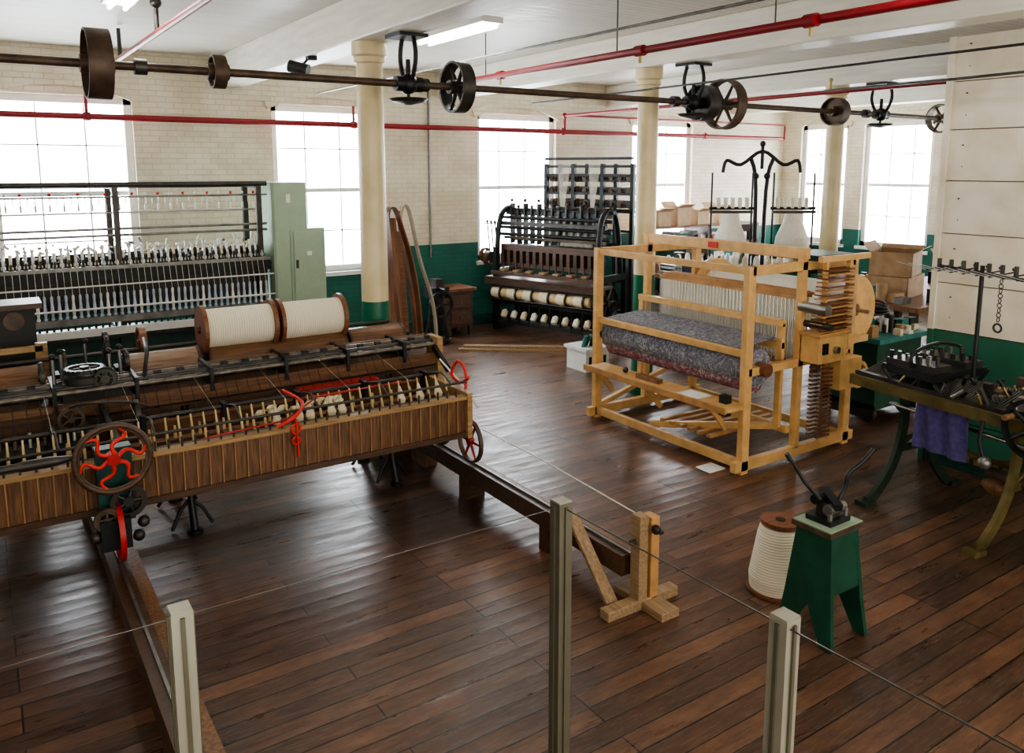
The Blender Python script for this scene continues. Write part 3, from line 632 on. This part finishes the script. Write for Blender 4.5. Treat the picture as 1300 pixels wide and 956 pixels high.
for j in range(3):
    for i in range(10):
        x=JA+.08+i*.16; z=2.06+j*.2; o.cyl('jacquard_frame','loom_wood' if (i+j)%2 else 'iron_dark',(x,-.80,z),(x,-1.1,z),.065,n=12); o.cyl('jacquard_frame','iron_rust',(x,-.77,z),(x,-.80,z),.035,n=10)
for x0,x1 in((.40,.62),(.95,1.2)):
    for i in range(16):
        x=x0+(x1-x0)*i/15; o.cyl('cords','white_yarn',(x,-.72,2.75),((x0+x1)/2+(x-(x0+x1)/2)*.3,-.66,2.0),.0025,n=4)
o.box('jacquard_frame','iron_black',JA,JB,-.78,-.70,2.74,2.78)
for z in(.3,.8,1.3,1.6): o.box('jacquard_frame','iron_black',JA,JB,-1.17,-1.13,z,z+.04)
o.done()
# ---------------------------------------------------------------- floor loom
o=B('floor_loom',(6.05,5.35,0))
xa,xb=5.33,6.76; ya,yb=4.40,6.35; T=1.80; w='wood_loom'; pw=.045
for x in(xa,xb):
    for y in(ya,yb): o.box('posts',w,x-pw,x+pw,y-.03,y+.03,0,T)
for y in(ya,yb):
    o.box('side_rails',w,xa-.12,xb+.12,y-.03,y+.03,.03,.12); o.box('side_rails',w,xa,xb,y-.03,y+.03,T-.08,T); o.box('side_rails',w,xa,xb,y-.03,y+.03,.86,.93)
    o.box('side_rails',w,5.985,6.055,y-.03,y+.03,.1,1.9)
for x in(xa,xb): o.box('cross_beams',w,x-.025,x+.025,ya,yb,.04,.12)
o.box('cross_beams',w,xa-.02,xa+.03,ya,yb,T-.07,T-.01); o.box('cross_beams',w,5.99,6.05,ya-.05,yb+.05,T+.02,T+.12); o.box('cross_beams',w,xb-.03,xb+.03,ya,yb,T-.08,T)
o.box('cross_beams','label_red',5.975,5.985,5.35,5.47,T+.04,T+.10)
o.box('cross_beams',w,5.9,5.95,ya,yb,.25,.32)
o.box('breast_beam',w,xa-.02,xa+.04,ya,yb,1.02,1.08)
o.box('knee_shelf','wood_loom',xa-.25,xa+.02,ya-.02,yb-.1,.58,.61); o.box('knee_shelf','wood_loom_d',xa-.27,xa-.25,ya-.02,yb-.1,.57,.63)
for y in(4.6,5.4,6.1): o.beam('knee_shelf',w,(xa-.2,y,.58),(xa,y,.35),.03,.05)
o.box('tools','paper',xa-.2,xa-.02,4.75,5.0,.61,.614); o.box('tools','wood_mid',xa-.15,xa-.08,5.3,5.6,.61,.65); o.box('tools','iron_black',xa-.12,xa-.05,4.5,4.58,.5,.68)
o.sph('tools','iron_dark',(xa-.1,5.8,.64),.03)
o.cyl('cloth_roll','floral',(5.52,ya+.03,.90),(5.52,yb+.0,.90),.165,n=28)
o.cyl('cloth_roll','floral_red',(5.52,ya+.06,.79),(5.52,yb-.05,.79),.12,n=28)
o.cyl('cloth_roll','wood_red',(5.52,yb,.90),(5.52,yb+.12,.90),.07); o.cyl('cloth_roll','wood_red',(5.52,ya-.08,.9),(5.52,ya+.03,.9),.06)
o.add('woven_cloth','floral',[(5.36,ya+.1,1.085),(5.36,yb-.1,1.085),(5.85,yb-.1,1.12),(5.85,ya+.1,1.12)],[(0,1,2,3)])
o.add('warp_sheet','roll_y',[(6.25,ya+.12,1.16),(6.25,yb-.12,1.16),(6.95,yb-.12,1.48),(6.95,ya+.12,1.48)],[(0,1,2,3)])
o.box('beater',w,5.84,5.90,ya+.05,yb-.05,1.22,1.28); o.box('beater',w,5.84,5.90,ya+.05,yb-.05,1.02,1.08)
for i in range(90): o.box('beater','steel',5.866,5.872,ya+.08+i*.02,ya+.084+i*.02,1.08,1.22)
for y in(ya+.08,yb-.08): o.box('beater',w,5.85,5.89,y-.03,y+.03,.3,1.25)
for k in range(8):
    x=6.10+k*.035
    zt=1.44+.02*(k%3)
    o.box('heddle_shafts','wood_loom_d',x-.006,x+.006,ya+.1,yb-.1,zt,zt+.025); o.box('heddle_shafts','wood_loom_d',x-.006,x+.006,ya+.1,yb-.1,zt-.62,zt-.59)
    for j in range(40): 
        y=ya+.13+j*.043+.004*k; o.box('heddles','white_yarn',x-.002,x+.002,y,y+.014,zt-.59,zt)
o.cyl('warp_beam','roll_y',(6.98,4.58,1.26),(6.98,6.22,1.26),.25,n=32)
for y in(4.50,6.22): o.cyl('warp_beam','wood_loom',(6.98,y,1.26),(6.98,y+.05,1.26),.34,n=48)
o.cyl('warp_beam','wood_mid',(6.98,4.48,1.26),(6.98,4.5,1.26),.06,n=20); o.cyl('warp_beam','steel',(6.98,4.35,1.26),(6.98,6.4,1.26),.02)
for y in(ya,yb): o.beam('side_rails',w,(xb,y,1.0),(7.05,y,1.0),.04,.06)
o.box('dobby','wood_loom',5.98,6.36,4.16,4.35,.92,1.16); o.box('dobby','wood_loom_d',5.95,6.40,4.14,4.36,1.16,1.19); o.box('dobby','wood_loom',6.30,6.62,4.16,4.36,.64,.92)
o.box('dobby','iron_black',6.02,6.10,4.15,4.165,1.0,1.1); o.cyl('dobby','steel',(6.2,4.12,1.03),(6.2,4.165,1.03),.03)
o.wheel('dobby','wood_loom',(6.70,4.24,.72),(0,1,0),.13,.03,.03,4,.03,spw=.015)
for k in range(17):
    z=1.72-k*.036
    o.box('dobby_arms','wood_loom_d' if k%2 else 'wood_red',6.10-.006*k,6.46,4.18,4.30,z,z+.014)
    o.cyl('dobby_arms','steel',(6.46,4.24,z+.007),(6.56,4.24,z+.007),.006,n=5)
for x in(6.12,6.46): o.box('dobby_arms','wood_loom',x-.015,x+.015,4.22,4.26,1.0,1.80)
o.box('dobby_arms','wood_loom',6.05,6.75,4.22,4.27,T,T+.05)
o.cyl('dobby','steel',(6.02,4.12,1.4),(6.02,4.4,1.4),.05); o.cyl('dobby','iron_dark',(6.05,4.1,1.25),(6.05,4.4,1.25),.03)
for k in range(17):
    z=.84-k*.038; o.box('lag_chain','wood_red',6.06,6.24,4.19,4.22,z,z+.016)
    o.box('lag_chain','wood_red',6.06,6.24,4.28,4.31,z+.01,z+.026)
for x in(6.08,6.22): o.cyl('lag_chain','steel',(x,4.205,.2),(x,4.205,.92),.004,n=5)
o.box('cross_beams','green_dark',6.1,6.6,4.3,4.7,T,T+.05)
for i in range(6):
    y=4.9+i*.12; o.beam('treadles','wood_loom_d',(5.45,y,.17),(6.6,y+.1,.12),.05,.03)
o.beam('treadles','wood_loom',(5.40,5.6,.11),(5.9,4.5,.30),.05,.06)
o.beam('side_rails',w,(xa,yb,.12),(xb,yb,.5),.05,.05)
o.box('pedal_pad','paper',5.1,5.3,4.55,4.72,.0,.01)
o.done(bevel=.004,nobev=('heddles','heddle_shafts','lag_chain','dobby_arms'))
o=B('storage_crate',(6.6,8.05,0))
o.box('bin','white_plastic',6.4,6.78,7.85,8.25,.0,.30); o.box('bin','white_plastic',6.37,6.81,7.82,8.28,.27,.31)
for i in range(4): o.box('handles','iron_black',6.45+i*.08,6.49+i*.08,7.84,7.85,.06,.2)
for i in range(7): o.cyl('tools','iron_black' if i%2 else 'teal_item',(6.45+i*.045,8.0+.04*(i%3),.25),(6.48+i*.04,7.95,.46),.025,n=7)
o.done()
# ---------------------------------------------------------------- yarn winding machine with tall arms
o=B('yarn_winding_frame',(9.35,7.6,0),math.radians(-34),world=False)
for x in(-.08,.08): o.tube('frame','iron_black',arc([(x*3,0,0),(x,0,.5),(x*.9,0,2.3),(x*2,0,2.75)],4),.03)
o.tube('frame','iron_black',arc([(-.55,0,2.55),(-.5,0,2.72),(-.3,0,2.66),(0,0,2.85),(.3,0,2.66),(.5,0,2.72),(.55,0,2.55)],4),.026)
o.cyl('frame','iron_black',(0,0,2.6),(0,0,2.95),.025); o.sph('frame','iron_black',(0,0,2.95),.045)
o.sph('frame','iron_black',(-.08,0,2.5),.05); o.sph('frame','iron_black',(.08,0,2.5),.05)
for s_ in(-1,1):
    o.cyl('frame','iron_black',(s_*.12,-.1,2.05),(s_*.75,-.1,2.05),.022); o.cyl('frame','iron_black',(s_*.12,-.1,1.5),(s_*.75,-.1,1.5),.022)
    o.box('frame','iron_dark',s_*.14,s_*.75,-.14,-.08,1.98,2.02)
    for x in(.15,.72): o.cyl('frame','iron_black',(s_*x,-.1,1.0),(s_*x,-.1,2.55),.014)
    for k in range(5):
        x=s_*(.22+k*.1); o.cyl('skeins','white_yarn',(x,-.1,2.05),(x,-.1,2.2),.03,n=8)
    o.lathe('skeins','white_yarn',(s_*.44,-.1,1.50),(s_*.44,-.1,1.98),[(0,.24),(.3,.22),(.7,.14),(1,.11)],16)
    o.box('machine_body','iron_black',s_*.98-.04,s_*.98+.04,-.4,.3,0,1.25)
    o.wheel('machine_body','iron_dark',(s_*1.06,-.1,.8),(1,0,0),.26,.05,.03,6,.05,spw=.016)
o.box('machine_body','iron_dark',-1,1,-.35,.25,1.15,1.22); o.box('machine_body','iron_black',-1,1,-.35,-.3,.5,.6); o.box('machine_body','loom_wood',-1,1,-.42,-.35,1.0,1.08)
for i in range(12):
    x=-.88+i*.16; o.lathe('machine_body','white_yarn' if i%2 else 'cream',(x,-.2,1.22),(x,-.2,1.38),[(0,.05),(.8,.035),(1,.015)],10); o.cyl('machine_body','cream',(x-.05,-.38,.85),(x+.05,-.38,.85),.06,n=12)
o.cyl('frame','iron_black',(-.95,0,.6),(.95,0,.6),.03); o.box('frame','iron_black',-.3,.3,-.3,.3,0,.05)
o.done()
o=B('work_table',(10.4,9.3,0))
o.box('top','wood_red',9.1,12.5,9.0,9.8,.86,.92)
for x in(9.15,10.8,12.45):
    for y in(9.05,9.75): o.box('legs','wood_dark',x-.04,x+.04,y-.04,y+.04,0,.86)
o.box('top','wood_dark',9.1,12.5,9.0,9.05,.4,.45)
o.done()
o=B('yarn_cone_collection',(10.6,9.4,.92))
for i in range(40):
    x=9.2+random.random()*3.2; y=9.08+random.random()*.6; c=random.choice(['white_yarn','white_plastic','white_yarn','cream','wood_red','iron_dark','bluewhite'])
    h=.12+.2*random.random(); o.lathe('cones',c,(x,y,.92),(x,y,.92+h),[(0,.07),(.9,.035),(1,.02)],10)
o.done()
def carton(x,y,z,a,b_,h,rz,open_=True):
    o=B('cardboard_box',(x,y,z),rz,world=False); t=.01
    o.box('sides','card',-a,a,-b_,-b_+t,0,h); o.box('sides','card',-a,a,b_-t,b_,0,h); o.box('sides','card',-a,-a+t,-b_,b_,0,h); o.box('sides','card',a-t,a,-b_,b_,0,h); o.box('sides','card',-a,a,-b_,b_,0,t)
    if open_:
        o.beam('flaps','card',(0,-b_,h),(0,-b_-.1,h+.06),2*a,.008); o.beam('flaps','card',(0,b_,h),(0,b_+.08,h+.1),2*a,.008); o.beam('flaps','card',(a,0,h),(a+.1,0,h+.05),2*b_,.008)
    else: o.box('flaps','card',-a,a,-b_,b_,h,h+.008)
    o.done()
o=B('storage_shelf',(12.0,10.9,0))
for x in(10.2,11.6,13.0): o.box('uprights','wood_dark',x-.03,x+.03,10.6,11.15,0,1.55)
for z in(.3,.8,1.2,1.55): o.box('shelves','wood_red',10.2,13.0,10.6,11.15,z-.03,z)
for i in range(26):
    z=random.choice([.3,.8,1.2]); x=10.35+random.random()*2.5; o.box('stock',random.choice(['card','paper','green_dark','red_paint','white_plastic','iron_dark']),x-.09,x+.09,10.65,10.95,z,z+.15+.1*random.random())
o.done()
for x,y,a,h in((10.5,10.85,.18,.28),(11.0,10.85,.2,.34),(11.5,10.85,.17,.26),(12.1,10.85,.2,.3)): carton(x,y,1.551,a,.17,h,.1,True)
o=B('plastic_crate_stack',(9.0,8.6,0))
for j in range(5):
    for i in range(2):
        x=8.55+i*.42; z=j*.24
        for q in(0,.07,.14,.2): o.box('crates','white_plastic',x,x+.38,8.45,8.75,z+q,z+q+.03)
        for k in range(7): o.box('crates','white_plastic',x+k*.06,x+k*.06+.015,8.445,8.755,z,z+.22)
        o.box('crates','bluewhite',x+.02,x+.36,8.48,8.72,z,z+.18)
o.done()
o=B('work_table',(11.2,5.6,0))
o.box('top','wood_mid',9.0,13.0,5.0,6.5,.94,1.0)
for x in(9.1,11,12.9):
    for y in(5.1,6.4): o.box('legs','wood_dark',x-.04,x+.04,y-.04,y+.04,0,.94)
for i in range(80):
    x=9.1+random.random()*3.8; y=5.1+random.random()*1.3; h=.04+.13*random.random(); q=.02+.08*random.random(); m_=random.choice(['paper','white_plastic','card','iron_dark','teal_item','green_pale','wood_gold','iron_black','steel_dull','iron_black'])
    if abs(x-9.75)<.5 and abs(y-5.75)<.4: continue
    if i%3: o.box('items',m_,x-q,x+q,y-.06,y+.06,1.0,1.0+h)
    else: o.cyl('items',m_,(x,y,1.0),(x,y,1.0+h*1.4),q*.7,n=10)
o.done()
carton(9.75,5.75,1.001,.34,.26,.26,.25,False); carton(9.75,5.75,1.271,.32,.25,.30,.35,True); carton(12.3,6.2,1.001,.3,.25,.3,-.2)
o=B('supply_cart',(7.9,4.9,0))
o.box('body','green_paint',7.5,8.3,4.55,5.25,.15,.85); o.box('body','teal_item',7.45,8.35,4.5,5.3,.85,.9)
for x in(7.6,8.2):
    for y in(4.65,5.15): o.cyl('casters','black_matte',(x-.02,y,.07),(x+.02,y,.07),.07)
for x in(7.5,8.28): o.box('body','iron_dark',x,x+.02,4.55,5.25,.05,.2)
for i in range(46):
    x=7.5+random.random()*.8; y=4.55+random.random()*.7; h=.03+.12*random.random(); q=.02+.05*random.random(); m_=random.choice(['paper','white_plastic','iron_dark','teal_item','green_paint','wood_gold','cream','iron_black'])
    if i%3: o.box('items',m_,x-q,x+q,y-.04,y+.04,.9,.9+h)
    else: o.cyl('items',m_,(x,y,.9),(x,y,.9+h*1.4),q*.7,n=10)
for i in range(5): o.ring('hoses','black_matte',(7.9,4.9,1.06+.03*i),(.1*i,.2,1),.18-.01*i,.012,20,6)
o.done()
# ---------------------------------------------------------------- knitting machine on cast legs
o=B('flat_knitting_machine',(5.8,2.8,0),math.radians(-8.4))
y0,y1=1.7,3.70
cx=5.78
for y in(3.35,2.45):
    mt='cast_green' if y>3 else 'cast_olive'
    for sx in(-1,1):
        pts=arc([(cx+sx*.16,y,.90),(cx+sx*.13,y,.72),(cx+sx*.15,y,.50),(cx+sx*.25,y,.25),(cx+sx*.42,y,.06),(cx+sx*.50,y,.03)],4)
        for k in range(len(pts)-1): o.beam('legs',mt,pts[k],pts[k+1],.035,.075)
        o.box('legs',mt,cx+sx*.50-.06,cx+sx*.50+.06,y-.05,y+.05,0,.04)
    o.beam('legs',mt,(5.62,y,.42),(5.94,y,.42),.04,.06); o.tube('legs',mt,arc([(5.52,y,.25),(5.62,y,.42),(5.78,y,.50),(5.94,y,.42),(6.04,y,.25)],3),.02)
o.tube('legs','cast_olive',arc([(5.95,3.35,.62),(5.95,3.2,.48),(5.95,2.9,.42),(5.95,2.6,.48),(5.95,2.45,.62)],4),.03)
o.beam('legs','green_paint',(5.95,3.35,.35),(5.95,2.45,.35),.05,.03); o.box('legs','green_dark',5.93,5.97,2.45,3.35,.34,.44)
for i in range(9): o.box('legs','brass',5.925,5.93,2.6+i*.075,2.64+i*.075,.36,.42)
o.box('bed','cast_olive',5.45,6.1,y0,y1,.90,.935); o.box('bed','iron_dark',5.48,5.75,y0,y1,.935,.985); o.box('bed','iron_dark',5.80,6.05,y0,y1,.935,1.0)
n=90
for i in range(n):
    y=y0+.03+i*(y1-y0-.06)/n
    o.beam('needle_beds','steel_dull',(5.52,y,.975),(5.76,y,1.05),.008,.012); o.beam('needle_beds','steel_dull',(6.04,y,.975),(5.80,y,1.05),.008,.012)
o.box('bed','cast_olive',5.42,5.46,y0,y1,.88,.96)
o.box('cam_carriage','iron_black',5.48,6.08,3.0,3.45,1.04,1.10); o.box('cam_carriage','iron_dark',5.5,5.7,3.02,3.43,1.10,1.15); o.box('cam_carriage','iron_dark',5.86,6.06,3.02,3.43,1.10,1.15)
for y in(3.08,3.16,3.25,3.34,3.41):
    for x in(5.53,5.62,5.9,6.0): o.cyl('cam_carriage',random.choice(['steel_dull','iron_dark','iron_black']),(x,y,1.14),(x,y,1.18+.05*random.random()),.016,n=8)
o.tube('cam_carriage','iron_black',arc([(5.5,3.2,1.12),(5.5,3.2,1.22),(5.78,3.2,1.28),(6.05,3.2,1.22),(6.05,3.2,1.12)],3),.014)
for i in range(120):
    y=1.9+random.random()*1.75; x=5.47+random.random()*.6; o.cyl('fittings',random.choice(['iron_black','iron_black','steel_dull','brass','iron_dark','iron_dark']),(x,y,.98),(x+random.uniform(-.05,.05),y+random.uniform(-.08,.08),1.03+.07*random.random()),.006+.012*random.random(),n=7)
for i in range(14):
    y=2.0+random.random()*.9; x=5.5+random.random()*.5; q=.02+.03*random.random(); o.box('fittings',random.choice(['iron_black','iron_dark','iron_rust','steel_dull']),x-q,x+q,y-q,y+q,1.0,1.04+.07*random.random())
o.cyl('yarn_gantry','iron_black',(5.85,2.95,1.0),(5.85,2.95,1.90),.016,n=8)
o.cyl('yarn_gantry','iron_black',(5.85,2.45,1.82),(5.85,3.30,1.86),.014,n=8)
for i in range(9):
    y=2.5+i*.1; o.cyl('yarn_gantry','iron_black',(5.7,y,1.84),(6.0,y,1.86),.006,n=5); o.cyl('yarn_gantry','iron_dark',(5.85,y,1.83),(5.85,y,1.92),.016,n=7); o.sph('yarn_gantry','iron_dark',(5.98,y,1.88),.014,6); o.tube('yarn_gantry','steel',[(5.7,y,1.84),(5.5,y+.1,1.9)],.003,4)
for k in range(9): o.ring('chain','iron_dark',(5.85,2.8,1.80-.035*k),(1,0,0) if k%2 else (0,1,0),.016,.004,10,4)
o.ring('chain','iron_dark',(5.85,2.8,1.46),(1,0,0),.03,.008,14,5)
o.wheel('crank_wheel','iron_black',(5.38,2.2,.94),(1,0,0),.20,.04,.025,5,.04,spw=.014); o.cyl('crank_wheel','wood_mid',(5.28,2.33,1.0),(5.36,2.33,1.0),.02)
o.cyl('take_down_roller','iron_rust',(5.75,1.9,.42),(5.75,2.7,.42),.05); o.lathe('take_down_roller','wood_mid',(5.7,2.7,.35),(5.7,2.5,.35),[(0,.03),(.3,.06),(.7,.06),(1,.03)],14)
o.cyl('take_down_roller','steel',(5.6,1.9,.72),(5.6,3.45,.76),.014)
vs=[];fs=[];nn=14
for j in range(8):
    for i in range(nn+1):
        y=2.72+.42*i/nn; z=.87-.05*j; vs.append((5.50+.02*math.sin(i*1.1+j*.2),y,z))
for j in range(7):
    for i in range(nn): a=j*(nn+1)+i; fs.append((a,a+1,a+nn+2,a+nn+1))
o.add('knit_fabric','purple_cloth',vs,fs,True)
o.box('knit_fabric','bluewhite',5.48,5.50,2.72,3.14,.86,.89)
o.tube('levers','iron_black',[(5.4,2.55,.9),(5.38,2.55,.75),(5.38,2.5,.62)],.014); o.sph('levers','steel_dull',(5.38,2.5,.62),.045)
r_=o.done(); r_.location.x+=.25
# ---------------------------------------------------------------- green stool with eyelet press
o=B('work_stool',(3.83,2.55,0)); cx,cy=3.83,2.55; h=.66
o.box('top','iron_rust',cx-.15,cx+.15,cy-.125,cy+.125,h-.03,h); o.box('top','green_pale_d',cx-.145,cx+.145,cy-.12,cy+.12,h,h+.006)
def slab(part,mat,quad,off):
    q=[V(p) for p in quad]; f=V(off); o.add(part,mat,q+[p+f for p in q],[(0,1,2,3),(7,6,5,4),(0,4,5,1),(1,5,6,2),(2,6,7,3),(3,7,4,0)])
for sx in(-1,1):
    t=.03*sx; X_t,X_m,X_b=cx+sx*.12,cx+sx*.15,cx+sx*.17
    slab('legs','green_paint',[(X_t,cy-.11,h-.03),(X_t,cy+.11,h-.03),(X_m,cy+.15,.22),(X_m,cy-.15,.22)],(-t,0,0))
    for sy in(-1,1): slab('legs','green_paint',[(X_m,cy,.22),(X_m,cy+sy*.15,.22),(X_b,cy+sy*.18,0),(X_b,cy+sy*.11,0)],(-t,0,0))
for sy in(-1,1):
    slab('aprons','green_paint',[(cx-.12,cy+sy*.11,h-.03),(cx+.12,cy+sy*.11,h-.03),(cx+.145,cy+sy*.14,.3),(cx-.145,cy+sy*.14,.3)],(0,-.02*sy,0))
o.done()
o=B('eyelet_press',(3.83,2.55,.67)); z=.666
o.box('base','iron_black',cx-.09,cx+.09,cy-.08,cy+.08,z,z+.03); o.box('base','iron_dark',cx-.04,cx+.04,cy-.05,cy+.05,z+.03,z+.10)
o.cyl('jaws','steel_dull',(cx-.07,cy-.04,z+.08),(cx+.07,cy-.04,z+.08),.03); o.cyl('jaws','iron_black',(cx-.06,cy+.05,z+.11),(cx+.06,cy+.05,z+.11),.028); o.beam('jaws','iron_black',(cx-.03,cy-.08,z+.10),(cx+.05,cy+.07,z+.14),.05,.04)
for dx in(-.07,.07): o.cyl('jaws','steel_dull',(cx+dx,cy-.06,z+.03),(cx+dx,cy-.06,z+.07),.014,n=8)
o.tube('handles','iron_black',[(cx-.05,cy+.02,z+.12),(cx-.12,cy+.08,z+.22),(cx-.19,cy+.13,z+.36)],[.012,.010,.009]); o.cyl('handles','iron_black',(cx-.185,cy+.126,z+.34),(cx-.205,cy+.14,z+.38),.014)
o.tube('handles','iron_black',arc([(cx+.06,cy-.02,z+.1),(cx+.10,cy-.03,z+.18),(cx+.11,cy-.04,z+.26),(cx+.17,cy-.07,z+.31),(cx+.24,cy-.1,z+.39)],3),.013)
o.done()
cx,cy=3.97,2.99
o=B('yarn_spool',(cx,cy,0))
o.lathe('core','wood_red',(cx,cy,0),(cx+.02,cy-.01,.46),[(0,.165),(.04,.165),(.045,.05),(.94,.05),(.945,.12),(1,.12)],28)
o.lathe('yarn','roll_z',(cx,cy,0),(cx+.02,cy-.01,.46),[(.042,.15),(.2,.16),(.8,.128),(.92,.115)],32)
o.cyl('core','iron_black',(cx+.02,cy-.01,.455),(cx+.02,cy-.01,.464),.03)
o.done()
# ---------------------------------------------------------------- visitor platform and posts
single('visitor_platform','wood_dark',-1.5,1.25,-1.2,1.60,0,.80)
o=B('platform_railing',(1.17,1.53,.80)); TP=1.775
P=[(.265,1.53),(1.17,1.525),(1.20,.875),(-.6,1.53),(1.21,.2)]
for i,(x,y) in enumerate(P):
    o.box('posts','alu' if i!=1 else 'alu_dark',x-.02,x+.02,y-.02,y+.02,.80,TP)
    for dx,dy in((-.021,0),(.021,0),(0,-.021),(0,.021)): o.box('posts','alu_dark',x+dx-.004,x+dx+.004,y+dy-.004,y+dy+.004,.80,TP-.01)
    o.box('posts','alu',x-.019,x+.019,y-.019,y+.019,TP,TP+.003); o.box('posts','steel_dull',x-.04,x+.04,y-.04,y+.04,.80,.81)
o.cyl('cables','cable',(-.6,1.53,TP-.015),(1.17,1.525,TP-.015),.0010,n=6); o.cyl('cables','cable',(1.17,1.525,TP-.015),(1.21,.2,TP-.015),.0018,n=6)
o.done()
# ---------------------------------------------------------------- world & camera
w_=bpy.data.worlds.new('World'); bpy.context.scene.world=w_; w_.use_nodes=True
bg=w_.node_tree.nodes['Background']; bg.inputs[0].default_value=(1,.93,.82,1); bg.inputs[1].default_value=1.6
cam=bpy.data.cameras.new('camera'); co=bpy.data.objects.new('camera',cam); bpy.context.collection.objects.link(co)
cam.sensor_width=36; cam.lens=1020*36/1300; cam.shift_y=-(478-367)/1300; cam.clip_start=.05
co.location=(0,0,2.6); co.rotation_euler=(math.radians(90-8.5),0,math.radians(-33.8))
bpy.context.scene.camera=co
vs_=bpy.context.scene.view_settings
vs_.view_transform='AgX'; vs_.look='AgX - Medium High Contrast'; vs_.exposure=0.85
